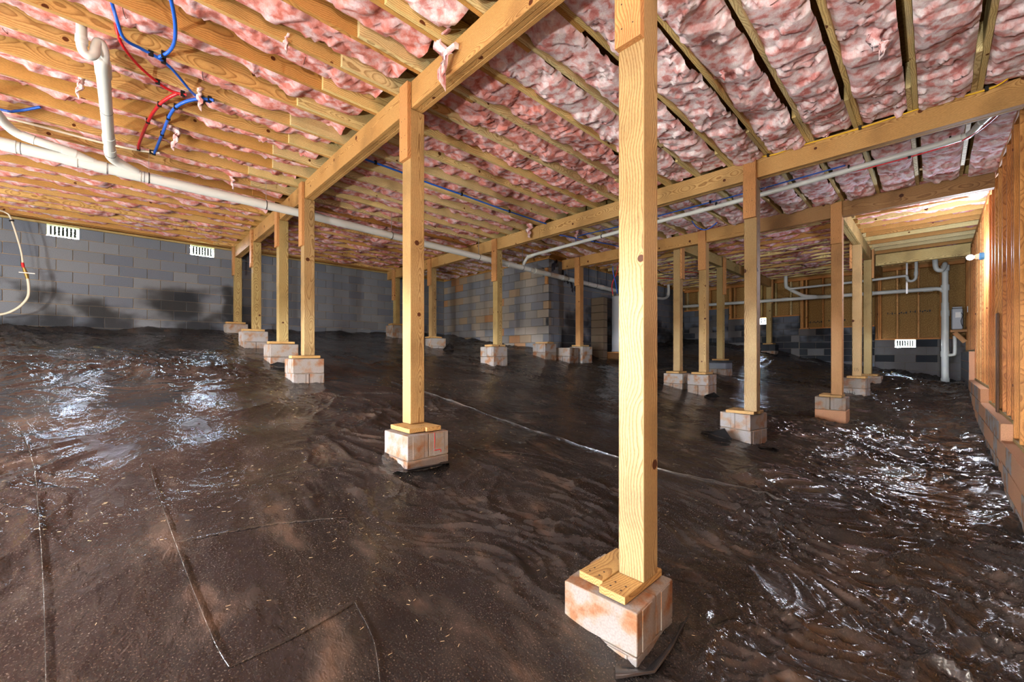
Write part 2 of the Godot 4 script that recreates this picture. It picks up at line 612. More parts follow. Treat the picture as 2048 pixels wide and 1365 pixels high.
# height of the sheet: soil, slack and folds running downhill
func sheet(x: float, z: float) -> float:
	var h := soil(x, z)
	var w := fold_w.get_noise_2d(x, z)
	var wx := x + 0.5 * w
	var wz := z + 0.5 * fold_w.get_noise_2d(x + 40.0, z)
	var mask := clampf(0.16 + 0.8 * fold_m.get_noise_2d(x, z) + 0.85 * smoothstep(-3.0, -0.8, x) * smoothstep(-0.9, -2.2, z) + 0.55 * smoothstep(-4.6, -6.5, x) * smoothstep(-2.2, -1.2, z), 0.06, 1.3)
	var slow := fold_m.get_noise_2d(x * 2.2 + 9.0, z * 2.2)
	# long folds across the slope
	var a := wz * 0.94 + wx * 0.30
	var b := wx * 0.94 - wz * 0.30
	var r1 := 1.0 - absf(fold_a.get_noise_2d(a * 3.2, b * 0.55))
	var r2 := 1.0 - absf(fold_b.get_noise_2d(a * 1.4 + b * 0.5, b * 1.1))
	var r3 := 1.0 - absf(fold_c.get_noise_2d(a * 6.5 - b * 1.2, b * 1.5 + 3.0))
	var r4 := 1.0 - absf(fold_b.get_noise_2d(a * 5.0 + b * 4.0 + 20.0, b * 4.2 - a * 1.5))
	r4 *= r4
	r4 *= r4
	r1 *= r1
	r1 *= r1
	r2 *= r2
	r2 *= r2
	r3 *= r3
	h += 0.028 * slow + mask * (0.024 * r1 * r1 + 0.030 * r2 * r2 + 0.016 * r3 * r3 + 0.014 * r4 * r4)
	# lapped up at the walls
	var d := minf(minf(x - WX, RX - x), 9.0)
	if z < -7.0 and x < -5.6:
		d = minf(d, maxf(x + 6.5, z + 7.5))
	d = minf(d, z + 15.2)
	if d < 0.3:
		h += 0.10 * smoothstep(0.3, 0.0, d) * (0.6 + 0.6 * fold_m.get_noise_2d(x * 4.0, z * 4.0))
	return h


func floor_sheet() -> void:
	var f := structure("floor", "black plastic sheeting laid over the sloping dirt floor", "floor")
	put("plastic_sheet", sheet_mesh(-5.2, 0.52, -7.0, 0.6, 0.016), M.film, f)
	put("plastic_sheet", sheet_mesh(-11.0, 0.52, -15.25, -6.98, 0.03), M.film, f)
	put("plastic_sheet", sheet_mesh(-11.0, -5.18, -7.0, 2.0, 0.03), M.film, f)
	put("plastic_sheet", sheet_mesh(-5.2, 0.52, 0.58, 2.0, 0.03), M.film, f)
	put("plastic_sheet", sheet_mesh(-11.0, 0.52, 1.98, 4.1, 0.1), M.film, f)
	# laps where one sheet ends on the next: the free edge stands up a little
	for k in LAPS.size():
		put("sheet_lap", lap_mesh(LAPS[k], 2.0 if k == 0 else 0.7), M.film, f)
	put("soil_bed", box(Vector3(-11.3, -3.2, -15.7), Vector3(1.0, -2.6, 4.2), 0.0), M.footing, f)


func sheet_mesh(x0: float, x1: float, z0: float, z1: float, step: float) -> ArrayMesh:
	var nx := int((x1 - x0) / step) + 2
	var nz := int((z1 - z0) / step) + 2
	var h := PackedFloat32Array()
	h.resize(nx * nz)
	var s := Shape.new()
	s.v.resize(nx * nz)
	s.n.resize(nx * nz)
	s.uv.resize(nx * nz)
	for j in nz:
		for i in nx:
			var x := minf(x0 + i * step, x1)
			var z := minf(z0 + j * step, z1)
			var y := sheet(x, z)
			h[j * nx + i] = y
			s.v[j * nx + i] = Vector3(x, y, z)
	for j in nz:
		for i in nx:
			var k := j * nx + i
			var l := k - (1 if i > 0 else 0)
			var r := k + (1 if i < nx - 2 else 0)
			var d := k - (nx if j > 0 else 0)
			var u := k + (nx if j < nz - 2 else 0)
			s.n[k] = Vector3(h[l] - h[r], 2.0 * step, h[d] - h[u]).normalized()
	var ix := PackedInt32Array()
	ix.resize((nx - 1) * (nz - 1) * 6)
	var at := 0
	for j in nz - 1:
		for i in nx - 1:
			var k := j * nx + i
			ix[at] = k
			ix[at + 1] = k + 1
			ix[at + 2] = k + nx
			ix[at + 3] = k + 1
			ix[at + 4] = k + nx + 1
			ix[at + 5] = k + nx
			at += 6
	s.idx = ix
	return s.mesh()


const LAPS := [
	[[-5.6, -2.9], [-4.6, -3.1], [-3.7, -3.3], [-2.9, -3.45], [-2.2, -3.6], [-1.4, -3.9], [-0.7, -4.1]],
	[[-4.9, 0.55], [-4.2, 0.42], [-3.4, 0.32], [-2.7, 0.24], [-2.1, 0.18]],
	[[-3.85, -0.15], [-3.2, -0.18], [-2.6, -0.22], [-2.05, -0.27], [-1.86, -0.30]],
	[[-1.86, -0.30], [-1.86, -0.55], [-1.90, -0.80]],
	[[-1.90, -0.80], [-1.66, -0.78], [-1.42, -0.70], [-1.2, -0.62]],
	[[-2.75, -0.2], [-2.66, -0.62], [-2.52, -1.02]],
	[[-3.0, -2.4], [-2.6, -2.9], [-2.2, -3.3]],
]


func lap_mesh(line: Array, high: float) -> ArrayMesh:
	var pts := []
	for p in line:
		pts.append(Vector3(p[0], 0, p[1]))
	pts = smooth(pts, 10)
	var s := Shape.new()
	var prof := [[-0.03, -0.003], [-0.014, 0.004], [0.0, 0.009], [0.004, 0.007], [0.002, -0.004]]
	var m := prof.size()
	for i in pts.size():
		var p: Vector3 = pts[i]
		var t: Vector3 = (pts[mini(i + 1, pts.size() - 1)] - pts[maxi(i - 1, 0)]).normalized()
		var side := Vector3(-t.z, 0, t.x)
		var lift := high * (0.9 + 0.6 * fold_m.get_noise_2d(p.x * 6.0, p.z * 6.0))
		for q in prof:
			var c: Vector3 = p + side * q[0]
			c.y = sheet(c.x, c.z) + q[1] * lift
			s.v.append(c)
			s.n.append(Vector3.ZERO)
			s.uv.append(Vector2.ZERO)
	for i in pts.size():
		for k in m:
			var g := s.v[mini(i + 1, pts.size() - 1) * m + k] - s.v[maxi(i - 1, 0) * m + k]
			var w := s.v[i * m + mini(k + 1, m - 1)] - s.v[i * m + maxi(k - 1, 0)]
			var nn := w.cross(g).normalized()
			s.n[i * m + k] = nn if nn.y > -0.2 else -nn
	for i in pts.size() - 1:
		for k in m - 1:
			var a := i * m + k
			s.tri(a, a + 1, a + m)
			s.tri(a + 1, a + m + 1, a + m)
	return s.mesh()


# ------------------------------------------------------------------ block walls
var blk := {}


func block_mesh(l: float, thick_axis: int) -> ArrayMesh:
	var key := "%0.2f_%d" % [l, thick_axis]
	if not blk.has(key):
		var half := Vector3(l / 2, 0.097, l / 2)
		half[thick_axis] = 0.05
		blk[key] = box(-half, half, 0.005)
	return blk[key]


# courses of blocks on a plane; axis 2 runs along z on a plane of constant x, axis 0 along x. face_dir: which way the face looks
func block_face(w: Node3D, axis: int, plane: float, face_dir: float, a0: float, a1: float, top: float, bottom: Callable, mats: Array, holes := []) -> void:
	var rows := 0
	var y := top
	while true:
		var yc := y - 0.1016
		var low := 99.0
		for q in 6:
			low = minf(low, bottom.call(lerpf(a0, a1, q / 5.0)))
		if y < low - 0.02 or rows > 16:
			break
		var a := a0 - (0.2032 if rows % 2 else 0.0)
		while a < a1 - 0.02:
			var lo := maxf(a, a0)
			var hi := minf(a + 0.4064, a1)
			a += 0.4064
			if hi - lo < 0.06:
				continue
			var mid := (lo + hi) / 2
			if y < bottom.call(mid) - 0.03:
				continue
			var skip := false
			for hh in holes:
				if yc > hh[2] and yc < hh[3] and hi > hh[0] + 0.02 and lo < hh[1] - 0.02:
					if lo < hh[0] - 0.03:
						hi = hh[0]
					elif hi > hh[1] + 0.03:
						lo = hh[1]
					else:
						skip = true
			if skip or hi - lo < 0.05:
				continue
			mid = (lo + hi) / 2
			var len := snappedf(hi - lo - 0.010, 0.02)
			var o := put("concrete_block", block_mesh(len, 2 - axis), mats[rng.randi() % mats.size()], w)
			var p := Vector3(0, yc, 0)
			p[axis] = mid
			p[2 - axis] = plane - face_dir * (0.05 + rng.randf_range(-0.002, 0.002))
			o.position = p
		rows += 1
		y -= 0.2032


func core(w: Node3D, called: String, lo: Vector3, hi: Vector3, m: Material) -> void:
	put(called, box(lo, hi, 0.0), m, w)


func walls() -> void:
	# left wall, with two vents in its top course
	var w := structure("wall_left", "grey concrete block wall on the left, damp-stained low down, two vents at its top", "wall")
	var v1 := [0.55, 0.95]
	var v2 := [-1.48, -1.07]
	block_face(w, 2, WX, 1.0, -7.5, 2.25, 2.32, func(z): return soil(-10.9, z), M.block, [[v1[0], v1[1], 2.12, 2.33], [v2[0], v2[1], 2.12, 2.33]])
	core(w, "mortar", Vector3(-11.15, -0.8, -7.7), Vector3(-10.962, 2.117, 4.1), M.mortar)
	for seg in [[-7.7, v2[0]], [v2[1], v1[0]], [v1[1], 4.1]]:
		core(w, "mortar", Vector3(-11.15, 2.117, seg[0]), Vector3(-10.962, 2.32, seg[1]), M.mortar)
	put("sill_plate", box(Vector3(-11.14, 2.322, -7.7), Vector3(-10.945, JB - 0.001, 4.1), 0.003, 2), M.treated, w)
	# inner wall: runs from the left wall to the corner
	w = structure("wall_inner", "concrete block wall of grey and rust-stained blocks behind the second girder", "wall")
	block_face(w, 0, -7.5, 1.0, -10.95, -6.5, 2.32, func(x): return soil(x, -7.45), M.block_warm)
	core(w, "mortar", Vector3(-11.15, -0.8, -7.7), Vector3(-6.507, 2.32, -7.507), M.mortar_dark)
	put("sill_plate", box(Vector3(-10.9452, 2.322, -7.70), Vector3(-6.505, JB - 0.001, -7.5), 0.003, 0), M.joist[3], w)
	# middle wall: from that corner to the far wall
	w = structure("wall_middle", "blue-grey concrete block wall running back from the corner behind the water heater", "wall")
	block_face(w, 2, -6.5, 1.0, -15.2, -7.5, 2.32, func(z): return soil(-6.45, z), M.block)
	core(w, "mortar", Vector3(-6.7, -1.2, -15.4), Vector3(-6.507, 2.32, -7.507), M.mortar)
	put("sill_plate", box(Vector3(-6.68, 2.322, -15.36), Vector3(-6.5, JB - 0.001, -7.502), 0.003, 2), M.joist[3], w)
	# back wall: stepped block footing, studs and board sheathing above it
	w = structure("wall_back", "far wall of bare studs and board sheathing on a stepped block footing", "wall")
	var steps := [[-6.5, -4.95, 1.58], [-4.95, -2.9, 1.19], [-2.9, -1.15, 0.77], [-1.15, 0.55, 0.385]]
	for st in steps:
		var holes := []
		if st[0] == -1.15:
			holes = [[-0.74, -0.34, 0.18, 0.386]]
		elif st[0] == -4.95:
			holes = [[-4.15, -3.75, 0.98, 1.2]]
		var body: Array = [M.block[1], M.block[3], M.block[3], M.block_dark] if st[0] < -1.2 else [M.block_dark, M.block_dark, M.block[3]]
		block_face(w, 0, -15.2, 1.0, st[0], st[1], st[2], func(x): return soil(x, -15.1), body, holes)
		var ytop: float = st[2]
		if holes.size():
			core(w, "mortar", Vector3(st[0], -1.6, -15.4), Vector3(st[1], holes[0][2], -15.207), M.mortar_dark)
			core(w, "mortar", Vector3(st[0], holes[0][2], -15.4), Vector3(holes[0][0], ytop, -15.207), M.mortar_dark)
			core(w, "mortar", Vector3(holes[0][1], holes[0][2], -15.4), Vector3(st[1], ytop, -15.207), M.mortar_dark)
		else:
			core(w, "mortar", Vector3(st[0], -1.6, -15.4), Vector3(st[1], ytop, -15.207), M.mortar_dark)
		put("bottom_plate", box(Vector3(st[0] + 0.003, ytop + 0.001, -15.35), Vector3(st[1] - 0.003, ytop + 0.039, -15.21), 0.003, 0), M.stud[1], w)
		put("light_stop_board", box(Vector3(st[0] - 0.2, ytop + 0.003, -15.41), Vector3(st[1] + 0.2, JB + 0.26, -15.385), 0.0), M.osb, w)  # backing board added to block sky light between the panels
		# sheathing panels 1.2 m wide outside the studs
		var px: float = st[0]
		while px < st[1] - 0.01:
			var pe: float = minf(px + 1.22, st[1])
			put("sheathing_panel", box(Vector3(px + 0.002, ytop + 0.002, -15.38), Vector3(pe - 0.002, JB + 0.2, -15.355), 0.002, 1), M.osb, w)
			px = pe
	put("top_plate", box(Vector3(-6.49, JB - 0.08, -15.35), Vector3(0.54, JB - 0.002, -15.21), 0.003, 0), M.stud[1], w)
	var x := -6.4
	while x < 0.5:
		for st in steps:
			if x >= st[0] + 0.02 and x < st[1] - 0.04:
				put("stud", box(Vector3(x, st[2] + 0.04, -15.35), Vector3(x + 0.038, JB - 0.081, -15.215), 0.003, 1), M.stud[rng.randi() % 3] if rng.randf() < 0.6 else M.pale[rng.randi() % 3], w)
		x += 0.4064
	for xx in [-4.93, -4.89, -2.88, -2.84, -1.13, -1.09, -1.05]:
		var base := 1.19 if xx < -4.0 else (0.77 if xx < -2.0 else 0.385)
		put("stud", box(Vector3(xx, base + 0.04, -15.35), Vector3(xx + 0.036, JB - 0.081, -15.215), 0.003, 1), M.stud[rng.randi() % 4], w)
	for k in 9:      # printing on the sheathing, too worn to read
		for side in [[-0.9, 1.10], [-0.45, 1.12], [-2.75, 0.96], [-2.2, 0.98]]:
			var ax: float = side[0] + k * 0.045
			put("ink_mark", box(Vector3(ax, side[1] + 0.012 * sin(k * 2.3), -15.355), Vector3(ax + 0.02 + 0.014 * absf(sin(k * 1.7)), side[1] + 0.035 + 0.012 * cos(k * 3.1), -15.3535), 0.0), M.black, w)
	# right wall: studs on a footing that steps down towards the camera
	w = structure("wall_right", "right wall of closely set orange studs on a stepped block footing", "wall")
	var rs := [[-15.2, -12.0, 0.05], [-12.0, -9.05, -0.51], [-9.05, -6.46, -0.71], [-6.46, -3.2, -0.88], [-3.2, -0.8, -1.08], [-0.8, 4.1, -1.28]]
	for st in rs:
		block_face(w, 2, RX, -1.0, st[0], st[1], st[2], func(z): return soil(0.45, z) - 0.05, [M.footing, M.footing, M.pier_b] if st[0] > -12.1 else [M.block_dark])
		core(w, "mortar", Vector3(RX + 0.007, -2.2, st[0]), Vector3(RX + 0.2, st[2], st[1]), M.footing)
		put("bottom_plate", box(Vector3(SX, st[2] + 0.001, st[0] + 0.003), Vector3(SX + 0.14, st[2] + 0.039, st[1] - 0.003), 0.003, 2), M.treated, w)
		var z: float = st[0] + 0.03
		while z < st[1] - 0.05:
			put("stud", box(Vector3(SX, st[2] + 0.04, z), Vector3(SX + 0.14, JB - 0.081, z + 0.038), 0.003, 1), M.stud[rng.randi() % 4], w)
			z += 0.4064
		put("sheathing_panel", box(Vector3(SX + 0.142, st[2] + 0.002, st[0]), Vector3(SX + 0.16, JB + 0.28, st[1]), 0.0, 1), M.stud[1], w)
	for e in [-15.2, -11.4, -7.6, -3.8, 0.0]:
		put("top_plate", box(Vector3(SX, JB - 0.08, e + 0.003), Vector3(SX + 0.14, JB - 0.002, e + 3.797), 0.003, 2), M.stud[0], w)
	put("weathered_strip", box(Vector3(SX - 0.022, -0.82, -7.80), Vector3(SX - 0.001, 0.5, -7.66), 0.006, 1), M.bark, w)
	put("corner_filler", box(Vector3(SX + 0.003, -1.9, -15.43), Vector3(0.79, JB + 0.238, -15.203), 0.0, 1), M.stud[1], w)  # filler added to stop sky light leaking in at the corner
	# rear wall behind the camera, with a low opening added to let in fill light
	w = structure("wall_rear", "block wall behind the camera with a low wide opening added for fill light", "wall")
	core(w, "masonry", Vector3(-11.15, -2.2, 4.1), Vector3(-4.6, 2.6, 4.3), M.mortar)
	core(w, "masonry", Vector3(-2.2, -2.2, 4.1), Vector3(0.75, 2.6, 4.3), M.mortar)
	core(w, "masonry", Vector3(-4.6, 0.75, 4.1), Vector3(-2.2, 2.6, 4.3), M.mortar)
	core(w, "masonry", Vector3(-4.6, -2.2, 4.1), Vector3(-2.2, 0.25, 4.3), M.mortar)


# ------------------------------------------------------------------ ceiling
func joist(c: Node3D, lo: Vector3, hi: Vector3, grain: int, m: Material) -> void:
	put("joist", box(lo, hi, 0.004, grain), m, c)


var lump: FastNoiseLite
var lump2: FastNoiseLite
var tear: FastNoiseLite


# one batt: a soft sheet with hanging folds between two joists. along: 2 for bays along z, 0 for bays along x
func batt(c: Node3D, along: int, w0: float, w1: float, l0: float, l1: float, recess: float, sag: float, step := 0.035) -> void:
	var nu := maxi(int((w1 - w0) / step), 5)
	var nv := maxi(int((l1 - l0) / step), 6)
	var s := Shape.new()
	var across := 2 - along
	for j in nv + 1:
		for i in nu + 1:
			var u := float(i) / nu
			var p := Vector3.ZERO
			p[across] = lerpf(w0, w1, u)
			p[along] = lerpf(l0, l1, float(j) / nv)
			var e := absf(2.0 * u - 1.0)
			var qx := p.x
			var qz := p.z
			var n1 := lump.get_noise_2d(qx, qz)
			var n2 := lump2.get_noise_2d(qx + n1 * 0.25, qz - n1 * 0.25)
			var t := tear.get_noise_2d(qx + 17.0, qz)
			var t2 := tear.get_noise_2d(qx * 1.7 + n1 * 0.3, qz * 1.7 + 31.0)
			var y := JB + recess - 0.5 * sag * (1.0 - e * e * e * e) - 0.018 - 0.04 * lump.get_noise_2d(qx * 0.7 + 50.0, qz * 0.8)
			y -= 0.026 * n1 + 0.007 * n2
			y -= 0.028 * smoothstep(0.06, 0.085, t2) + 0.024 * smoothstep(-0.16, -0.14, t) - 0.02
			y += 0.03 * smoothstep(0.80, 1.0, e) * (0.3 + t)
			p.y = clampf(y, JB - 0.06, JB + 0.2)
			p[across] += 0.02 * n2 * (1.0 - e * e)
			p[along] += 0.05 * n1 * (1.0 if j > 0 and j < nv else 0.0)
			s.v.append(p)
			s.n.append(Vector3.ZERO)
			s.uv.append(Vector2(u, 0))
	var st := nu + 1
	for j in nv + 1:
		for i in nu + 1:
			var k := j * st + i
			var a := s.v[j * st + mini(i + 1, nu)] - s.v[j * st + maxi(i - 1, 0)]
			var b := s.v[mini(j + 1, nv) * st + i] - s.v[maxi(j - 1, 0) * st + i]
			var nn := a.cross(b).normalized()
			s.n[k] = -nn if nn.y > 0.0 else nn
	for j in nv:
		for i in nu:
			var k := j * st + i
			s.tri(k, k + 1, k + st)
			s.tri(k + 1, k + st + 1, k + st)
	put("insulation_batt", s.mesh(), M.fibre_lit if w0 > -2.7 or l0 < -5.6 else M.fibre, c)


func ceiling() -> void:
	var c := structure("ceiling", "underside of the floor above: timber joists with pink insulation batts between them", "ceiling")
	var S := FastNoiseLite.TYPE_SIMPLEX_SMOOTH
	lump = noise(S, 1.4, 301, 2)
	lump2 = noise(S, 6.5, 307, 4)
	tear = noise(S, 1.5, 311, 5)
	put("subfloor_panel", box(Vector3(-11.15, JB + 0.24, -15.4), Vector3(0.8, JB + 0.27, 4.3), 0.0), M.osb, c)
	for r in [[Vector3(-11.12, JB, -7.6), Vector3(-11.08, JB + 0.238, 4.2), 2], [Vector3(0.655, JB, -15.3), Vector3(0.695, JB + 0.238, 4.2), 2], [Vector3(-11.12, JB, -7.64), Vector3(-6.56, JB + 0.238, -7.60), 0], [Vector3(-6.60, JB, -15.3), Vector3(-6.56, JB + 0.238, -7.64), 2], [Vector3(-6.6, JB, -15.354), Vector3(0.69, JB + 0.238, -15.314), 0], [Vector3(-11.1, JB, 4.1), Vector3(0.69, JB + 0.238, 4.14), 0]]:
		put("rim_joist", box(r[0], r[1], 0.002, r[2]), M.joist[3], c)
	var xs := []
	var x := -0.14
	while x > -10.9:
		xs.append(x)
		x -= 0.4064
	xs.reverse()
	xs.append(0.2664)
	for k in xs.size():
		var e: float = xs[k]
		var left := e < -2.6
		var j0: float = rng.randf_range(-0.12, 0.12)
		var lit_wood: Array = M.joist if left else M.pale  # warm light on the left, cooler on the right, put into the wood
		joist(c, Vector3(e - 0.038, JB, -2.36 + j0), Vector3(e - 0.0005, JB + 0.235, 4.05), 2, M.joist[rng.randi() % 4] if e < -1.0 else lit_wood[rng.randi() % 3])
		var far := -5.78
		joist(c, Vector3(e, JB, far), Vector3(e + 0.038, JB + 0.235, -1.32 + rng.randf_range(-0.12, 0.12)), 2, M.joist[rng.randi() % 4] if e < -7.0 else M.pale[rng.randi() % 3])
		var to_c := -8.2 if e > -6.5 else -7.56
		joist(c, Vector3(e - 0.038, JB, to_c), Vector3(e - 0.0005, JB + 0.235, -4.95 + rng.randf_range(-0.15, 0.15)), 2, M.joist[rng.randi() % 4] if e < -5.0 else M.pale[rng.randi() % 3])
		# insulation in the bay to the right of this joist
		var w0 := e + 0.039
		var w1 := e + 0.3674
		if k == xs.size() - 1:
			w1 = 0.69
		var deep := lerpf(0.12, 0.03, smoothstep(-5.0, -0.8, e)) - 0.045 * smoothstep(-5.5, -8.0, e)
		if e > -10.8:
			batt(c, 2, w0, w1, -1.75, 2.2 if e < -2.0 else 0.4, (lerpf(0.125, 0.03, smoothstep(-3.2, -1.2, e)) - 0.045 * smoothstep(-5.5, -8.0, e)), 0.05, 0.03 if e > -6.5 else 0.05)
			batt(c, 2, w0, w1, -5.5, -1.95, deep, 0.05, 0.02 if e > -4.0 else 0.04)
			batt(c, 2, w0, w1, -7.95 if e > -6.5 else -7.45, -5.72, deep * 0.8, 0.06, 0.025 if e > -3.5 else 0.05)
	# beyond the third girder the joists run the other way
	var z := -8.42
	var row := 0
	while z > -15.1:
		for span in [[-6.45, -3.4, -0.0], [-3.75, -0.95, 0.04], [-1.15, 0.68, 0.0]]:
			joist(c, Vector3(span[0], JB, z + span[2]), Vector3(span[1], JB + 0.235, z + span[2] + 0.038), 0, M.pale[rng.randi() % 3] if rng.randf() < 0.5 else M.joist[rng.randi() % 4])
		for bay in [[-6.4, -3.7], [-3.55, -1.1], [-0.95, 0.67]]:
			batt(c, 0, z + 0.08, z + 0.40, bay[0], bay[1], 0.075 if bay[1] < 0.0 else lerpf(0.04, 0.13, clampf(row / 6.0, 0.0, 1.0)), 0.05, 0.05)
		z -= 0.4064
		row += 1
	put("header", box(Vector3(-0.97, 2.10, -13.05), Vector3(0.54, JB - 0.002, -12.97), 0.004, 0), M.pale[2], c)
	# blocking near the left wall and wires that hold the batts up
	for k in range(2, xs.size() - 2):
		var e: float = xs[k]
		if e < -9.5:
			continue
		for zz in ([1.1, 0.55, -0.05, -0.6, -1.15] if e < -1.5 else []) + ([-2.5, -3.1, -3.7, -4.3] if e > -6.5 else []):
			if rng.randf() < 0.45:
				continue
			var q: float = zz + rng.randf_range(-0.1, 0.1)
			var low := JB + lerpf(0.075, 0.0, smoothstep(-3.2, -1.2, e))
			put("support_wire", tube_mesh(smooth([Vector3(e + 0.04, low + 0.03, q), Vector3(e + 0.2, low - 0.012, q + 0.03), Vector3(e + 0.366, low + 0.03, q + 0.05)], 4), 0.0024, 4), M.wire, c)
	# loose tufts hanging down
	for t in [[-2.53, -1.76, 0.32], [-5.6, -0.42, 0.16], [-4.62, -0.52, 0.12], [-5.1, 0.25, 0.14], [-0.28, -4.0, 0.16], [-1.7, -2.9, 0.09], [-5.2, -5.45, 0.18], [-4.75, -6.3, 0.13], [-3.4, -0.9, 0.09], [-6.6, -1.1, 0.12], [-7.3, -0.6, 0.1], [-1.2, -3.6, 0.08]]:
		put("insulation_tuft", tuft(t[2], 0.16 if t[2] > 0.2 else 0.36), M.fibre_lit, c).position = Vector3(t[0], JB + 0.05, t[1])


func tuft(length: float, wide := 0.42) -> ArrayMesh:
	var s := Shape.new()
	var f := noise(FastNoiseLite.TYPE_SIMPLEX_SMOOTH, 9.0, rng.randi() % 999, 3)
	var n := 12
	var st := 17
	for i in n + 1:
		var t := float(i) / n
		for k in st:
			var a := TAU * k / (st - 1)
			var b := f.get_noise_3d(cos(a) * 0.16, sin(a) * 0.16, t * 0.4)
			var ragged := f.get_noise_2d(cos(a) * 0.3 + 5.0, sin(a) * 0.3)
			var r := length * wide * (1.0 - 0.55 * t) * (1.0 + (0.8 if wide > 0.2 else 0.25) * b) * sqrt(maxf(1.0 - t * t * t, 0.02))
			s.v.append(Vector3(cos(a) * r + 0.5 * length * f.get_noise_2d(t * 0.3, 3.0), -t * (length * (1.0 + 0.5 * ragged) + 0.05), sin(a) * r * 0.38 + 0.3 * length * f.get_noise_2d(t * 0.3, 8.0)))
			s.n.append(Vector3(cos(a), -0.3, sin(a)).normalized())
			s.uv.append(Vector2.ZERO)
	for i in n:
		for k in st - 1:
			var q := i * st + k
			s.tri(q, q + 1, q + st)
			s.tri(q + 1, q + st + 1, q + st)
	return s.mesh()


# ------------------------------------------------------------------ girders, posts, piers
# three planks nailed side by side; cuts: where the near plank is butted
func girder(label: String, axis: int, centre: float, a0: float, a1: float, cuts: Array, mats: Array) -> void:
	var g := thing("girder", label, "girder", Vector3.ZERO)
	for k in 3:
		var off := (k - 1) * 0.0385
		var ends := [a0] + (cuts if k == (2 if axis == 0 else 2) else [lerpf(a0, a1, 0.37 + 0.2 * k)]) + [a1]
		for i in ends.size() - 1:
			var lo := Vector3(0, GB + 0.002 * (k % 2), 0)
			var hi := Vector3(0, JB - 0.001, 0)
			lo[axis] = ends[i] + 0.001
			hi[axis] = ends[i + 1] - 0.001
			lo[2 - axis] = centre + off - 0.019
			hi[2 - axis] = centre + off + 0.019
			put("plank", box(lo, hi, 0.004, axis), mats[i % mats.size()], g)


# foot: height of the post's foot. cleat: [face axis, sign, bottom, across offset]
func post(label: String, x: float, z: float, foot: float, m: Material, cleats: Array, pier_at: Array, plate_turn := 0, group := "") -> void:
	var p := thing("timber_post", label, "post", Vector3(x, foot, z), 0.0, group)
	put("shaft", box(Vector3(-0.07, 0.001, -0.07), Vector3(0.07, GB - foot - 0.002, 0.07), 0.006, 1), m, p)
	for c in cleats:
		var lo := Vector3(-0.07, c[2] - foot, 0.071)
		var hi := Vector3(0.07, JB - foot - 0.012, 0.109)
		if c[0] == 2:
			if c.size() > 3:
				lo.z = c[3] + 0.001
				hi.z = c[3] + 0.039
		else:
			lo = Vector3(0.071, c[2] - foot, -0.07)
			hi = Vector3(0.109, JB - foot - 0.012, 0.07)
			if c[1] < 0.0:
				var t := lo.x
				lo.x = -hi.x
				hi.x = -t
		var q := put("cleat", box(lo, hi, 0.003, 1), M.cleat, p)
		for yy in [0.08, 0.2, 0.34]:
			for s in [-0.03, 0.03]:
				var head := Shape.new()
				var at := Vector3(s, lo.y + yy, hi.z)
				var out := Vector3(0, 0, 0.0015)
				if c[0] == 0:
					at = Vector3(hi.x if c[1] > 0.0 else lo.x, lo.y + yy, s)
					out = Vector3(0.0015 * c[1], 0, 0)
				head.tube([at - out, at + out], 0.004, 6)
				put("nail_head", head.mesh(), M.wire, q)
	# two short planks under the foot
	var px: float = pier_at[0] - x
	var pz: float = pier_at[1] - z
	for k in 2:
		var o := -0.0725 + 0.145 * k
		var lo := Vector3(px + o - 0.0705, -0.038, pz - 0.19 + 0.03 * k)
		var hi := Vector3(px + o + 0.0705, -0.0005, pz + 0.16 + 0.04 * k)
		if plate_turn == 1:
			lo = Vector3(px - 0.17, -0.038, pz + o - 0.0705)
			hi = Vector3(px + 0.18 - 0.03 * k, -0.0005, pz + o + 0.0705)
		var pl := put("bearing_plank", box(lo, hi, 0.004, 2 - 2 * plate_turn), M.plate, p)
		for nn in 4:
			var head := Shape.new()
			var at := Vector3(lerpf(lo.x, hi.x, 0.3 + 0.4 * (nn % 2)), 0, lerpf(lo.z, hi.z, 0.78 + 0.12 * (nn / 2)))
			head.tube([at - Vector3(0, 0.002, 0), at + Vector3(0, 0.0012, 0)], 0.005, 6)
			if absf(at.x) > 0.08 or absf(at.z) > 0.08:
				put("nail_head", head.mesh(), M.wire, pl)


# hollow block on end or side: recessed joint between the two blocks of a course, rough faces
func pier_block(l: float, depth: float, height: float) -> ArrayMesh:
	var s := Shape.new()
	add_box(s, Vector3(-l / 2, 0, -depth / 2), Vector3(l / 2, height, depth / 2), 0.007)
	return s.mesh()


func pier(label: String, x: float, z: float, top: float, courses: int, turn: float, first: int, m: Material, m2: Material, group := "") -> void:
	var p := thing("block_pier", label, "pier", Vector3(x, top - 0.2 * courses, z), turn, group)
	for c in courses:
		var along_x := (first + courses - 1 - c) % 2 == 0
		for k in 2:
			var o := put("concrete_block", pier_block(0.394, 0.194, 0.196), m if c == courses - 1 else m2, p)
			var d := -0.0985 + 0.197 * k
			o.position = Vector3(rng.randf_range(-0.004, 0.004), 0.2 * c, d) if along_x else Vector3(d, 0.2 * c, rng.randf_range(-0.004, 0.004))
			if not along_x:
				o.rotation.y = PI / 2
			# flutes where the webs show at the block's end
			for e in [-1.0, 1.0]:
				var fl := Shape.new()
				add_box(fl, Vector3(e * 0.1985 - 0.003, 0.004, -0.05), Vector3(e * 0.1985 + 0.003, 0.192, 0.05), 0.002)
				put("raised_end", fl.mesh(), m if c == courses - 1 else m2, o)
		if c < courses - 1:
			var mb := box(Vector3(-0.185, 0.194 + 0.2 * c, -0.185), Vector3(0.185, 0.202 + 0.2 * c, 0.185), 0.0)
			put("mortar", mb, M.mortar, p)


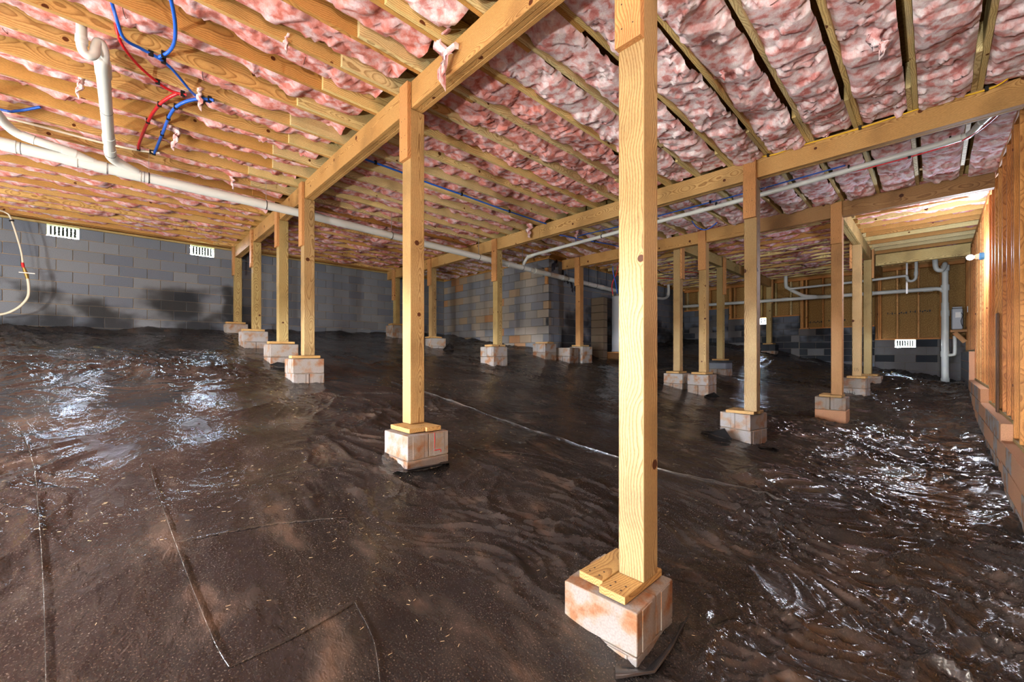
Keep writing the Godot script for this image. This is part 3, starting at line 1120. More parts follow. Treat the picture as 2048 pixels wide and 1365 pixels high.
func frame_timber() -> void:
	girder("long built-up timber girder nearest the camera, crossing the upper left of the photo", 0, -1.868, -10.97, 0.54, [-6.7, -3.21, 0.1], [M.girder, M.girder, M.girder])
	girder("second built-up timber girder, with a yellow cable along its upper edge", 0, -5.577, -10.9, 0.54, [-8.3, -5.0, -1.62], [M.girder, M.girder_b, M.girder_b])
	girder("third timber girder, where the main joists end, with darker planks at its right end", 0, -8.067, -6.6, 0.54, [-2.2, -1.12], [M.girder, M.girder_dark, M.girder_dark])
	girder("rear girder running away to the far wall, the one nearer the right stud wall", 2, -1.04, -15.15, -8.135, [-11.4], [M.girder_b, M.treated])
	girder("rear girder running away to the far wall from the pair of close posts", 2, -3.63, -15.15, -8.135, [-11.8], [M.girder_b, M.treated])

	# the row under the nearest girder
	var near := 0.059 + 0.002
	post("big knotty timber post in the foreground, standing on the largest block pier", -1.03, -1.87, -1.10, M.post, [[2, 1, 1.51, near + 0.005]], [-1.11, -1.84])
	post("weathered second timber post from the camera under the nearest girder, stained grey near its top", -3.2, -1.87, -0.61, M.post_b, [[2, 1, 1.69, near]], [-3.1, -1.83], 1)
	post("third timber post under the nearest girder, the white drain pipe disappearing behind it", -6.02, -1.87, -0.02, M.post, [[2, 1, 1.48, near]], [-6.02, -1.83])
	post("fourth timber post under the nearest girder, its cleat just under the white drain pipe", -7.24, -1.87, 0.195, M.treated, [[2, 1, 1.70, near]], [-7.16, -1.83])
	post("fifth timber post under the nearest girder, with a dark knot below its cleat", -8.98, -1.87, 0.47, M.treated, [[2, 1, 1.645, near]], [-9.02, -1.83])
	post("last timber post under the nearest girder, against the left block wall", -10.7, -1.87, 0.70, M.treated, [[2, 1, 1.73, near]], [-10.72, -1.84])
	pier("large block pier of two courses in the foreground, clay stained", -1.11, -1.82, -1.14, 2, 0.05, 0, M.pier, M.pier)
	pier("pale block pier with a red streak, second from the camera on the left", -3.08, -1.83, -0.65, 2, 0.0, 0, M.pier, M.pier)
	pier("orange stained block pier, third from the camera under the nearest girder", -6.02, -1.83, -0.06, 2, 0.0, 1, M.pier, M.pier)
	pier("orange stained block pier, fourth from the camera under the nearest girder", -7.16, -1.83, 0.155, 2, 0.0, 1, M.pier, M.pier)
	pier("grey and orange block pier, fifth from the camera under the nearest girder", -9.02, -1.83, 0.43, 2, 0.05, 1, M.pier_b, M.pier)
	pier("half hidden block pier against the left block wall, last under the nearest girder", -10.72, -1.84, 0.66, 2, 0.0, 1, M.pier_b, M.pier)
	# red chalk on the second pier, writing on a post and a pier
	var host := find_child("block_pier_001", false, false)
	for q in [[0.395, 0.36, -0.052, -0.047], [0.36, 0.31, -0.054, -0.048], [0.31, 0.262, -0.052, -0.047], [0.252, 0.246, -0.11, -0.045], [0.245, 0.225, -0.115, -0.108]]:
		put("chalk_line", box(Vector3(0.2015, q[1], q[2]), Vector3(0.2025, q[0], q[3]), 0.0), M.pex_red, host)
	# second row
	post("timber post under the second girder, right of the foreground post, dark knot halfway up", -1.55, -5.59, -0.70, M.post, [[2, 1, 1.65, 0.072]], [-1.66, -5.66], 1)
	post("timber post under the second girder in front of the rust-stained block wall", -6.23, -5.59, 0.19, M.treated, [[2, 1, 1.486, 0.072]], [-6.23, -5.52])
	post("timber post under the second girder, seen just right of the second post from the camera", -8.65, -5.59, 0.435, M.post, [[2, 1, 1.69, 0.072]], [-8.7, -5.65])
	post("pale green timber post in the left corner, last under the second girder", -10.48, -5.59, 0.845, M.treated, [[2, 1, 1.50, 0.072]], [-10.5, -5.58])
	pier("pale block pier of two courses with torn sheeting round it, right of the foreground post", -1.70, -5.76, -0.74, 2, -0.21, 1, M.pier_b, M.pier_b)
	pier("clean grey block pier in the middle distance under the second girder", -6.23, -5.49, 0.15, 2, 0.05, 1, M.pier_b, M.pier_b)
	pier("small grey block pier seen just right of the second post from the camera", -8.72, -5.72, 0.395, 2, -0.2, 1, M.pier_b, M.pier_b)
	pier("block pier in the left corner by the block wall", -10.55, -5.6, 0.805, 2, 0.0, 1, M.pier_b, M.pier_b)
	# third row
	post("brown weathered timber post under the third girder, nearest the right wall", -1.05, -8.08, -0.635, M.post_brown, [[2, 1, 1.71, 0.072]], [-1.12, -8.12])
	post("timber post under the third girder, the nearer of the pair of close posts", -3.07, -8.08, -0.35, M.post_b, [[2, 1, 1.60, 0.072]], [-3.12, -8.12])
	post("timber post at a rear girder's start, the left one of two close posts", -3.63, -8.21, -0.35, M.post, [[0, 1, 1.52]], [-3.66, -8.2])
	post("timber post at the left end of the third girder, beside the water heater", -6.01, -8.08, 0.22, M.post_brown, [[2, 1, 1.66, 0.072]], [-6.0, -8.1])
	pier("rust stained block pier under the brown post near the right wall", -1.13, -8.2, -0.675, 2, 0.0, 1, M.pier, M.footing)
	pier("block pier under the nearer of the pair of close posts", -3.12, -8.12, -0.39, 2, 0.0, 0, M.pier_b, M.pier)
	pier("half buried block pier under the left one of the pair of close posts", -3.67, -8.25, -0.39, 2, 0.0, 0, M.pier_b, M.pier)
	pier("block pier at the left end of the third girder, beside the water heater", -6.0, -8.12, 0.18, 2, 0.0, 0, M.pier_b, M.pier_b)
	pier("low block pier left of the water heater, beside the end post's own pier", -6.03, -7.62, 0.15, 2, 0.1, 0, M.pier, M.pier)
	# under the rear girders
	post("straight timber post under the rear girder near the right wall, handwriting at its foot", -1.04, -10.35, -0.43, M.post, [[0, -1, 1.67]], [-1.04, -10.35])
	post("greenish knotty timber post under the rear girder near the right wall, the farther of two", -1.04, -12.2, -0.45, M.treated, [[0, 1, 1.70]], [-1.0, -12.2])
	post("grey timber post under the rear girder behind the pair of close posts", -3.63, -10.6, -0.12, M.treated, [[0, 1, 1.45]], [-3.63, -10.6])
	post("timber post at the far end of the rear girder, against the far block footing", -3.63, -14.85, 0.34, M.treated, [[0, 1, 1.6]], [-3.63, -14.85])
	pier("broken block pier with handwriting, under the straight post near the right wall", -1.08, -10.45, -0.47, 2, -0.1, 0, M.pier, M.pier_b)
	pier("brown block pier under the farther post near the right wall", -1.0, -12.2, -0.49, 2, 0.0, 0, M.pier, M.pier)
	pier("blue-grey block pier under the post behind the pair of close posts", -3.63, -10.6, -0.16, 2, -0.05, 0, M.block[2], M.pier)
	pier("block pier against the far block footing, partly clay coloured", -3.63, -14.9, 0.30, 2, 0.0, 1, M.block[1], M.pier)
	var scribe := find_child("timber_post_014", false, false)
	var note := find_child("block_pier_015", false, false)
	for q in [[-0.030, 0.10, -0.026, 0.16], [-0.030, 0.10, -0.012, 0.104], [-0.004, 0.10, 0.0, 0.158], [0.010, 0.10, 0.028, 0.104], [0.010, 0.128, 0.028, 0.132], [0.024, 0.10, 0.028, 0.132], [0.010, 0.128, 0.014, 0.158], [0.010, 0.154, 0.030, 0.158]]:
		put("handwriting", box(Vector3(q[0], q[1], 0.0701), Vector3(q[2], q[3], 0.0708), 0.0), M.black, scribe)
	for k in 6:
		put("handwriting", box(Vector3(-0.12 + 0.036 * k, 0.05 + 0.01 * (k % 2), 0.1998), Vector3(-0.114 + 0.036 * k, 0.12 + 0.02 * (k % 3), 0.2012), 0.0), M.black, note)
		put("handwriting", box(Vector3(-0.12 + 0.036 * k, 0.10, 0.1998), Vector3(-0.098 + 0.036 * k, 0.106, 0.2012), 0.0), M.black, note)
	# a short pier with a plank and no post, at the wall's corner
	pier("short block pier with a plank and no post, at the block walls' corner", -6.28, -7.1, 0.24, 2, 0.0, 1, M.pier_b, M.pier)
	var pl := put("wood_plank", box(Vector3(-6.48, 0.2415, -7.22), Vector3(-6.1, 0.28, -7.0), 0.004, 0), M.plate)
	tag(pl, "short wooden plank lying on the pier that carries no post", "plank")
	# block pilaster by the water heater
	var pi := thing("block_pilaster", "dark brown block pilaster standing left of the water heater", "pilaster", Vector3(-6.3, -0.30, -9.35))
	for k in 9:
		var o := put("concrete_block", pier_block(0.394, 0.194, 0.196), M.pilaster, pi)
		o.position = Vector3(0, 0.203 * k, 0)
	var cl := put("wood_cleat", box(Vector3(-6.59, 1.70, -7.495), Vector3(-6.50, 2.10, -7.455), 0.004, 1), M.cleat)
	tag(cl, "short board fixed upright on the corner of the block walls behind the white pipe", "board")
	put("tar_patch", tar_mesh(), M.tar).position = Vector3(-6.5, 1.85, -8.4)
	tag(get_child(get_child_count() - 1), "black tar smears on the corner block wall behind the white pipe", "tar")


func tar_mesh() -> ArrayMesh:
	var s := Shape.new()
	var f := noise(FastNoiseLite.TYPE_SIMPLEX_SMOOTH, 3.0, 77, 3)
	for k in 16:
		var c := Vector3(0, -0.3 + 0.7 * fposmod(k * 0.37, 1.0), 0.45 - 0.9 * fposmod(k * 0.61, 1.0))
		if k < 6:
			c = Vector3(0, 0.28 + 0.05 * k / 2.0, 0.75 - 0.03 * k)
		var base := s.v.size()
		s.v.append(c + Vector3(0.012, 0, 0))
		s.n.append(Vector3.RIGHT)
		s.uv.append(Vector2.ZERO)
		for i in 13:
			var a := TAU * i / 12.0
			var r := 0.05 + 0.06 * f.get_noise_2d(cos(a) + k * 3.0, sin(a))
			s.v.append(c + Vector3(0.002, sin(a) * r * 1.7, cos(a) * r))
			s.n.append(Vector3(0.8, sin(a) * 0.5, cos(a) * 0.5).normalized())
			s.uv.append(Vector2.ZERO)
		for i in 12:
			s.tri(base, base + 1 + i, base + 2 + i)
	return s.mesh()


# ------------------------------------------------------------------ plumbing
func fitting(p: Node3D, called: String, a: Vector3, b: Vector3, r: float) -> void:
	put(called, tube_mesh([a, b], r, 14), M.pvc, p)


func ring(p: Node3D, at: Vector3, along: Vector3, r: float) -> void:
	var t := along.normalized() * 0.002
	put("ring", tube_mesh([at - t, at + t], r, 14), M.pvc_ring, p)


# perforated strap or wire from a joist down round the pipe
func hanger(p: Node3D, at: Vector3, r: float, flat := true) -> void:
	var h := put("pipe_strap", box(Vector3(-0.009, r, -0.0012), Vector3(0.009, JB + 0.02 - at.y, 0.0012), 0.0), M.steel, p)
	h.position = at
	var s := Shape.new()
	var pts := []
	for k in 13:
		var a := TAU * k / 12.0
		pts.append(Vector3(cos(a), sin(a), 0) * (r + 0.003))
	s.tube(pts, 0.0045, 6)
	var band := put("band", s.mesh(), M.black, h)
	band.rotation.y = 0.0


func plumbing() -> void:
	# main drain under the joists along the left
	var d := thing("drain_pipe", "long white plastic drain pipe hung under the joists across the left half", "pipe")
	var a := Vector3(-6.38, 2.085, 2.0)
	var b := Vector3(-6.36, 2.04, -1.87)
	var c := Vector3(-6.38, 1.83, -10.3)
	var main := [a, b, c]
	var on := func(z: float) -> Vector3:
		return a.lerp(b, (a.z - z) / (a.z - b.z)) if z > b.z else b.lerp(c, (b.z - z) / (b.z - c.z))
	put("pipe", tube_mesh(main, 0.058, 18), M.pvc, d)
	for z in [0.80, 0.38, -0.02, -0.12, 0.16, -6.05, -6.9, -7.9, -8.6, -9.6]:
		fitting(d, "coupling", on.call(z + 0.05), on.call(z - 0.05), 0.064)
	for z in [0.72, 0.1, -0.2, -6.7, -7.4, -8.9]:
		ring(d, on.call(z), b - a, 0.0605)
	for z in [-0.24, -1.44, -3.3, -5.2, -6.46, -8.05, -9.3]:
		hanger(d, on.call(z), 0.058)
	# branch from the trap, along the joist bay to a wye on the main
	var t := thing("trap_branch", "white plastic trap with a long branch pipe dropping to the main drain, upper left", "pipe")
	var trunk := smooth([Vector3(-4.40, 2.245, 0.10), Vector3(-4.5, 2.235, 0.10), Vector3(-5.3, 2.20, 0.09), Vector3(-6.05, 2.155, 0.08)], 4)
	put("pipe", tube_mesh(trunk, 0.044, 16), M.pvc, t)
	put("elbow", tube_mesh(smooth([Vector3(-6.0, 2.16, 0.08), Vector3(-6.2, 2.145, 0.07), Vector3(-6.3, 2.125, 0.0), Vector3(-6.35, 2.08, -0.14)], 5), 0.05, 16), M.pvc, t)
	put("trap_inlet", tube_mesh([Vector3(-4.292, 2.5, 0.203), Vector3(-4.295, 2.27, 0.203)], 0.030, 14), M.pvc, t)
	put("trap_bend", tube_mesh(smooth([Vector3(-4.295, 2.30, 0.203), Vector3(-4.307, 2.245, 0.204), Vector3(-4.318, 2.208, 0.19), Vector3(-4.321, 2.201, 0.162), Vector3(-4.324, 2.235, 0.138), Vector3(-4.330, 2.29, 0.132), Vector3(-4.335, 2.335, 0.118), Vector3(-4.345, 2.325, 0.098), Vector3(-4.36, 2.275, 0.088), Vector3(-4.40, 2.235, 0.09)], 6), 0.030, 14), M.pvc, t)
	fitting(t, "coupling", Vector3(-4.296, 2.31, 0.203), Vector3(-4.304, 2.262, 0.204), 0.035)
	fitting(t, "coupling", Vector3(-4.45, 2.258, 0.10), Vector3(-4.62, 2.236, 0.097), 0.05)
	fitting(t, "coupling", Vector3(-5.72, 2.176, 0.086), Vector3(-5.86, 2.168, 0.083), 0.05)
	ring(t, Vector3(-5.2, 2.205, 0.091), Vector3(-1, 0, 0), 0.0455)
	ring(t, Vector3(-6.12, 2.15, 0.078), Vector3(-1, 0, 0), 0.051)
	# second line joining from the left edge
	var e := thing("elbow_branch", "white plastic elbow and side pipe joining the main drain at the left edge", "pipe")
	put("pipe", tube_mesh(smooth([Vector3(-5.6, 2.285, 0.93), Vector3(-6.02, 2.25, 0.84), Vector3(-6.2, 2.22, 0.80), Vector3(-6.27, 2.17, 0.72), Vector3(-6.27, 2.14, 0.55), Vector3(-6.30, 2.13, 0.40), Vector3(-6.36, 2.09, 0.2)], 6), 0.042, 14), M.pvc, e)
	fitting(e, "coupling", Vector3(-6.27, 2.165, 0.70), Vector3(-6.27, 2.15, 0.62), 0.047)
	fitting(e, "coupling", Vector3(-6.295, 2.132, 0.44), Vector3(-6.315, 2.122, 0.34), 0.047)
	# cross line behind the second girder
	var s := thing("cross_pipe", "white plastic pipe slung behind the second girder, rising to the right wall", "pipe")
	var q := [Vector3(-6.375, 1.99, -6.5), Vector3(-6.30, 2.03, -6.45), Vector3(-6.14, 2.12, -6.41), Vector3(-5.95, 2.135, -6.40), Vector3(-3.87, 2.18, -6.40), Vector3(-1.9, 2.205, -6.40), Vector3(-0.5, 2.255, -6.40), Vector3(0.18, 2.285, -6.40), Vector3(0.27, 2.285, -6.32), Vector3(0.36, 2.26, -5.95), Vector3(0.44, 2.22, -5.6)]
	put("pipe", tube_mesh(smooth(q, 6), 0.033, 14), M.pvc, s)
	for cc in [[Vector3(-6.16, 2.115, -6.415), Vector3(-6.0, 2.133, -6.402)], [Vector3(-2.55, 2.197, -6.4), Vector3(-2.42, 2.199, -6.4)], [Vector3(0.08, 2.281, -6.4), Vector3(0.2, 2.286, -6.385)], [Vector3(0.3, 2.278, -6.2), Vector3(0.33, 2.27, -6.05)]]:
		fitting(s, "coupling", cc[0], cc[1], 0.038)
	for xx in [-4.25, -2.25, -0.72, 0.12]:
		var y: float = 2.17 + 0.028 * (xx + 4.4)
		var h := put("pipe_strap", box(Vector3(-0.0012, 0.03, -0.009), Vector3(0.0012, JB + 0.02 - y, 0.009), 0.0), M.steel, s)
		h.position = Vector3(xx, y, -6.4)
		put("band", tube_mesh([Vector3(-0.008, 0, 0), Vector3(0.008, 0, 0)], 0.037, 12), M.black, h)
	# far drain along the back wall, its stack and traps
	var f := thing("rear_drain", "grey-white drain pipe running along the far wall into the tall stack", "pipe")
	put("pipe", tube_mesh([Vector3(-7.1 + 0.75, 1.71, -14.6), Vector3(-3.2, 1.66, -14.6), Vector3(0.05, 1.62, -14.6), Vector3(0.12, 1.60, -14.6), Vector3(0.19, 1.52, -14.6)], 0.05, 14), M.pvc, f)
	for xx in [-5.9, -3.15, -2.2, -1.2, -0.1]:
		fitting(f, "coupling", Vector3(xx - 0.08, 1.71 - 0.0145 * (xx + 6.35), -14.6), Vector3(xx + 0.08, 1.708 - 0.0145 * (xx + 6.35), -14.6), 0.057)
	put("wye_arm", tube_mesh(smooth([Vector3(-3.13, 2.72, -14.6), Vector3(-3.13, 2.12, -14.6), Vector3(-3.06, 1.99, -14.6), Vector3(-2.8, 1.80, -14.6), Vector3(-2.62, 1.71, -14.6), Vector3(-2.2, 1.65, -14.6)], 5), 0.05, 14), M.pvc, f)
	put("strap", box(Vector3(-0.50, 1.55, -14.53), Vector3(-0.465, JB + 0.02, -14.525), 0.0), M.steel, f)
	var g := thing("drain_stack", "tall white drain stack standing on the floor in the far right corner", "pipe", Vector3(0.19, -0.72, -14.6))
	put("pipe", tube_mesh([Vector3(0, 0, 0), Vector3(0, 2.86, 0)], 0.058, 16), M.pvc, g)
	put("lower_pipe", tube_mesh([Vector3(0, 0.02, 0), Vector3(0, 1.98, 0)], 0.068, 16), M.pvc, g)
	for y in [1.72, 2.35, 2.83, 0.06, 0.72]:
		put("coupling", tube_mesh([Vector3(0, y - 0.07, 0), Vector3(0, y + 0.07, 0)], 0.078, 16), M.pvc, g)
	put("side_hook", tube_mesh(smooth([Vector3(0.02, 0.70, 0.02), Vector3(0.12, 0.70, 0.05), Vector3(0.16, 0.76, 0.05), Vector3(0.16, 1.16, 0.05)], 5), 0.035, 12), M.pvc, g)
	var u := thing("sink_trap", "white plastic trap and thin waste pipe above the far drain", "pipe")
	put("pipe", tube_mesh(smooth([Vector3(-0.31, 2.5, -14.3), Vector3(-0.31, 2.0, -14.3), Vector3(-0.33, 1.87, -14.3), Vector3(-0.40, 1.83, -14.3), Vector3(-0.46, 1.87, -14.3), Vector3(-0.48, 1.95, -14.3), Vector3(-0.56, 1.975, -14.3), Vector3(-1.3, 1.95, -14.3), Vector3(-3.0, 1.93, -14.3)], 5), 0.032, 12), M.pvc, u)
	fitting(u, "coupling", Vector3(-0.31, 2.06, -14.3), Vector3(-0.315, 1.96, -14.3), 0.04)
	var v := thing("corner_trap", "white plastic trap above the tall stack in the far right corner", "pipe")
	put("pipe", tube_mesh(smooth([Vector3(0.02, 2.55, -14.3), Vector3(0.02, 2.2, -14.3), Vector3(0.05, 2.06, -14.3), Vector3(0.12, 2.03, -14.32), Vector3(0.17, 2.10, -14.4), Vector3(0.185, 2.20, -14.5), Vector3(0.19, 2.17, -14.6)], 5), 0.05, 12), M.pvc, v)
	var w := thing("vent_elbow", "white plastic elbow with an upright stub by the middle wall", "pipe")
	put("pipe", tube_mesh(smooth([Vector3(-6.3, 2.44, -13.5), Vector3(-6.3, 2.08, -13.5), Vector3(-6.3, 1.95, -13.42), Vector3(-6.3, 1.86, -13.1), Vector3(-6.3, 1.83, -12.6)], 5), 0.045, 12), M.pvc, w)
	fitting(w, "coupling", Vector3(-6.3, 2.10, -13.5), Vector3(-6.3, 2.0, -13.47), 0.052)


func clip(p: Node3D, at: Vector3, r := 0.016) -> void:
	put("clip", box(at + Vector3(-0.012, -r, -0.016), at + Vector3(0.012, 0.03, 0.016), 0.003), M.black, p)


func tubing(called: String, label: String, pts: Array, r: float, m: Material, clips := [], cat := "tubing") -> Node3D:
	var t := thing(called, label, cat)
	var line := smooth(pts, 6)
	put("tube", tube_mesh(line, r, 8), m, t)
	for k in clips:
		clip(t, line[int(k * (line.size() - 1))], r + 0.006)
	return t


func services() -> void:
	var y := JB - 0.022
	tubing("water_tube", "blue water tube sagging from the insulation at upper left, joining a tee", [Vector3(-3.93, 2.46, 0.05), Vector3(-3.97, 2.35, 0.02), Vector3(-4.11, 2.31, -0.02), Vector3(-4.21, y, -0.12), Vector3(-4.25, y, -0.22), Vector3(-4.34, y, -0.31), Vector3(-4.62, y, -0.48), Vector3(-4.66, y, -0.60)], 0.011, M.pex_blue, [0.5, 0.62, 0.95])
	tubing("water_tube", "blue water tube looping down from the top edge at upper left", [Vector3(-3.3, y, -0.2), Vector3(-3.48, y - 0.01, -0.24), Vector3(-3.68, y - 0.02, -0.275), Vector3(-3.92, y - 0.01, -0.29), Vector3(-4.1, y, -0.27), Vector3(-4.23, y, -0.22)], 0.012, M.pex_blue, [0.9])
	tubing("water_tube", "blue water tube curving from the tee towards the main drain, with black clips", [Vector3(-4.6, y, -0.62), Vector3(-4.68, y, -0.51), Vector3(-4.87, y, -0.41), Vector3(-5.12, y, -0.355), Vector3(-5.6, y, -0.325), Vector3(-6.12, y, -0.295), Vector3(-6.32, y, -0.28)], 0.014, M.pex_blue, [0.06, 0.42, 0.58, 0.72, 0.98])
	tubing("water_tube", "bright red water tube coming down from the insulation at upper left", [Vector3(-4.16, 2.46, 0.03), Vector3(-4.24, 2.35, 0.0), Vector3(-4.46, y, -0.10), Vector3(-4.63, y, -0.23), Vector3(-4.70, y, -0.33), Vector3(-4.68, y, -0.43)], 0.011, M.pex_red, [0.62, 0.95])
	tubing("water_tube", "dark red water tube curving back to the main drain beside the blue one", [Vector3(-4.70, y, -0.37), Vector3(-4.86, y, -0.31), Vector3(-5.08, y, -0.255), Vector3(-5.48, y, -0.20), Vector3(-6.12, y, -0.15), Vector3(-6.3, y, -0.15)], 0.014, M.pex_red, [0.38, 0.62, 0.98])
	tubing("water_tube", "thin grey-white tube running beside the main drain at the left", [Vector3(-6.36, y, 1.6), Vector3(-6.36, y, 0.66), Vector3(-6.38, y, 0.2), Vector3(-6.33, y, -0.14), Vector3(-6.24, y, -0.33)], 0.012, M.pex_white, [0.9])
	tubing("water_tube", "short blue tube with insulation hanging over it at the left edge", [Vector3(-6.22, y, 1.3), Vector3(-6.19, y, 0.83), Vector3(-6.12, y, 0.72), Vector3(-6.02, 2.40, 0.56)], 0.012, M.pex_blue, [])
	tubing("water_tube", "blue tube running along a joist beyond the nearest girder", [Vector3(-4.73, y, -1.95), Vector3(-4.75, y, -2.6), Vector3(-4.79, y, -3.05), Vector3(-4.80, y, -3.6), Vector3(-4.83, y, -4.42), Vector3(-4.83, y, -5.5)], 0.012, M.pex_blue, [0.12, 0.35, 0.62, 0.85])
	tubing("water_tube", "thin dark blue tube along the cross pipe behind the second girder", [Vector3(-5.2, y, -6.9), Vector3(-4.9, y, -6.55), Vector3(-3.9, 2.26, -6.36), Vector3(-2.8, 2.27, -6.36), Vector3(-1.9, 2.275, -6.36), Vector3(-1.2, 2.29, -6.36), Vector3(-0.75, 2.30, -6.36)], 0.009, M.pex_blue, [0.4, 0.6])
	tubing("water_tube", "thin red tube under the cross pipe near the right wall", [Vector3(-0.8, 2.235, -6.43), Vector3(-0.5, 2.225, -6.44), Vector3(0.1, 2.25, -6.44), Vector3(0.30, 2.25, -6.25), Vector3(0.42, 2.19, -5.75)], 0.008, M.pex_red, [0.4])
	tubing("water_tube", "blue and drooping loop of tube before the third girder", [Vector3(-2.98, JB, -7.30), Vector3(-2.97, 2.29, -7.50), Vector3(-2.88, 2.25, -7.62), Vector3(-2.76, 2.28, -7.62), Vector3(-2.66, 2.33, -7.60)], 0.009, M.pex_blue, [])
	tubing("water_tube", "blue tube along the joist by the corner wall behind the cross pipe", [Vector3(-5.1, y, -6.2), Vector3(-4.98, y, -6.8), Vector3(-4.82, y, -7.4), Vector3(-4.72, y, -7.95)], 0.011, M.pex_blue, [0.5])
	tubing("water_tube", "blue tube dropping to the top of the water heater", [Vector3(-6.0, 2.36, -9.55), Vector3(-6.02, 2.2, -9.6), Vector3(-6.03, 1.9, -9.75), Vector3(-6.04, 1.64, -9.85)], 0.014, M.pex_blue, [])
	tubing("water_tube", "red tube dropping to the top of the water heater", [Vector3(-5.9, 2.36, -9.62), Vector3(-5.95, 2.2, -9.66), Vector3(-6.12, 1.9, -9.70), Vector3(-6.14, 1.64, -9.78)], 0.014, M.pex_red, [])
	tubing("power_cable", "yellow electric cable stapled along the upper edge of the second girder", [Vector3(-1.70, 2.358, -5.495), Vector3(-1.46, 2.357, -5.495), Vector3(-1.3, 2.335, -5.508), Vector3(-1.05, 2.345, -5.508), Vector3(-0.53, 2.335, -5.508), Vector3(-0.06, 2.35, -5.508), Vector3(0.29, 2.335, -5.508), Vector3(0.40, 2.335, -5.47), Vector3(0.47, 2.36, -5.38), Vector3(0.53, 2.40, -5.25)], 0.006, M.romex, [0.2, 0.45, 0.7], "cable")
	tubing("power_cable", "short piece of yellow cable along a joist above the second girder", [Vector3(-1.665, 2.43, -4.6), Vector3(-1.66, 2.40, -4.73), Vector3(-1.655, 2.385, -5.05), Vector3(-1.655, 2.40, -5.3)], 0.007, M.romex, [], "cable")
	for k in 5:
		var z := -8.6 - 0.42 * k
		tubing("loose_wire", ["thin black wire nearest the corner post, hanging above the white pipe", "second thin black wire from the corner post, hanging above the white pipe", "middle one of five thin black wires hanging above the white pipe", "thin black wire next but one to the water heater tubes", "thin black wire closest to the water heater tubes"][k], [Vector3(-6.40, 2.33, z), Vector3(-6.42, 2.2, z - 0.02), Vector3(-6.41, 2.05, z), Vector3(-6.43, 1.94, z - 0.04)], 0.006, M.black, [], "wire").set_meta("group", "black wires hanging above the far end of the main drain")
	for k in 4:
		var x := -6.0 + k * 0.55
		tubing("branch_tube", ["red tube under the rear joists, closest to the middle wall", "dark tube under the rear joists, beside the red one at the middle wall", "red tube under the rear joists, closer to the pair of close posts", "dark tube under the rear joists, nearest the pair of close posts"][k], [Vector3(x, JB + 0.05, -9.6 - 0.3 * k), Vector3(x + 0.2, 2.30, -10.2 - 0.3 * k), Vector3(x + 0.15, 2.27, -11.2), Vector3(x + 0.5, 2.32, -12.4)], 0.01, M.pex_red if k % 2 == 0 else M.black, []).set_meta("group", "tubing strung under the rear joists")
	# hose bib line hanging by the left wall
	var h := thing("water_hose", "white water hose with a valve hanging before the left block wall", "hose")
	put("tube", tube_mesh(smooth([Vector3(-10.3, 2.35, 1.75), Vector3(-10.5, 2.345, 1.5), Vector3(-10.6, 2.33, 1.36), Vector3(-10.6, 2.22, 1.30), Vector3(-10.6, 1.74, 1.2), Vector3(-10.6, 1.47, 1.175)], 6), 0.013, 8), M.pex_white, h)
	put("hose", tube_mesh(smooth([Vector3(-10.6, 1.29, 1.13), Vector3(-10.6, 1.16, 1.115), Vector3(-10.6, 0.98, 1.12), Vector3(-10.6, 0.84, 1.18), Vector3(-10.6, 0.73, 1.27), Vector3(-10.6, 0.65, 1.40), Vector3(-10.55, 0.60, 1.62)], 6), 0.019, 10), M.pex_white, h)
	put("red_sleeve", tube_mesh([Vector3(-10.6, 1.53, 1.182), Vector3(-10.6, 1.45, 1.172)], 0.019, 10), M.pex_red, h)
	put("valve_body", tube_mesh([Vector3(-10.6, 1.47, 1.175), Vector3(-10.6, 1.40, 1.155), Vector3(-10.6, 1.34, 1.14), Vector3(-10.6, 1.27, 1.127)], [0.014, 0.024, 0.026, 0.02], 10), M.brass, h)
	put("valve_handle", box(Vector3(-10.58, 1.355, 1.04), Vector3(-10.56, 1.37, 1.22), 0.004), M.white, h)
	put("black_ring", tube_mesh([Vector3(-10.6, 2.22, 1.30), Vector3(-10.6, 2.20, 1.295)], 0.03, 10), M.black, h)
	# water heater on a plank stand
	var st := thing("plank_stand", "low stand of rough planks under the water heater", "stand", Vector3(-5.98, -0.06, -9.95))
	for k in 4:
		put("plank", box(Vector3(-0.34, 0.08, -0.32 + 0.163 * k), Vector3(0.34, 0.118, -0.17 + 0.163 * k), 0.004, 0), M.cleat, st)
	for k in 2:
		put("bearer", box(Vector3(-0.32 + 0.5 * k, -0.12, -0.32), Vector3(-0.22 + 0.5 * k, 0.079, 0.32), 0.004, 2), M.cleat, st)
	var wh := thing("water_heater", "grey cylindrical water heater half hidden behind the foreground post", "water heater", Vector3(-5.98, 0.0585, -9.95))
	var s := Shape.new()
	s.lathe([Vector2(0.0, 0.0), Vector2(0.25, 0.0), Vector2(0.262, 0.012), Vector2(0.262, 0.05), Vector2(0.255, 0.06), Vector2(0.255, 1.46), Vector2(0.262, 1.47), Vector2(0.262, 1.51), Vector2(0.24, 1.535), Vector2(0.0, 1.56)], Vector3.ZERO, 36)
	put("tank", s.mesh(), M.tank, wh)
	put("cold_nipple", tube_mesh([Vector3(-0.06, 1.52, 0.12), Vector3(-0.06, 1.60, 0.12)], 0.016, 8), M.brass, wh)
	put("hot_nipple", tube_mesh([Vector3(-0.16, 1.52, 0.17), Vector3(-0.16, 1.60, 0.17)], 0.016, 8), M.brass, wh)
	var lab := Shape.new()
	for k in 5:
		var a := 0.62 + 0.07 * k
		var a2 := a + 0.07
		lab.quad(Vector3(sin(a), 0, cos(a)) * 0.257 + Vector3(0, 1.0, 0), Vector3(sin(a2), 0, cos(a2)) * 0.257 + Vector3(0, 1.0, 0), Vector3(sin(a2), 0, cos(a2)) * 0.257 + Vector3(0, 1.22, 0), Vector3(sin(a), 0, cos(a)) * 0.257 + Vector3(0, 1.22, 0), Vector3(sin(a), 0, cos(a)))
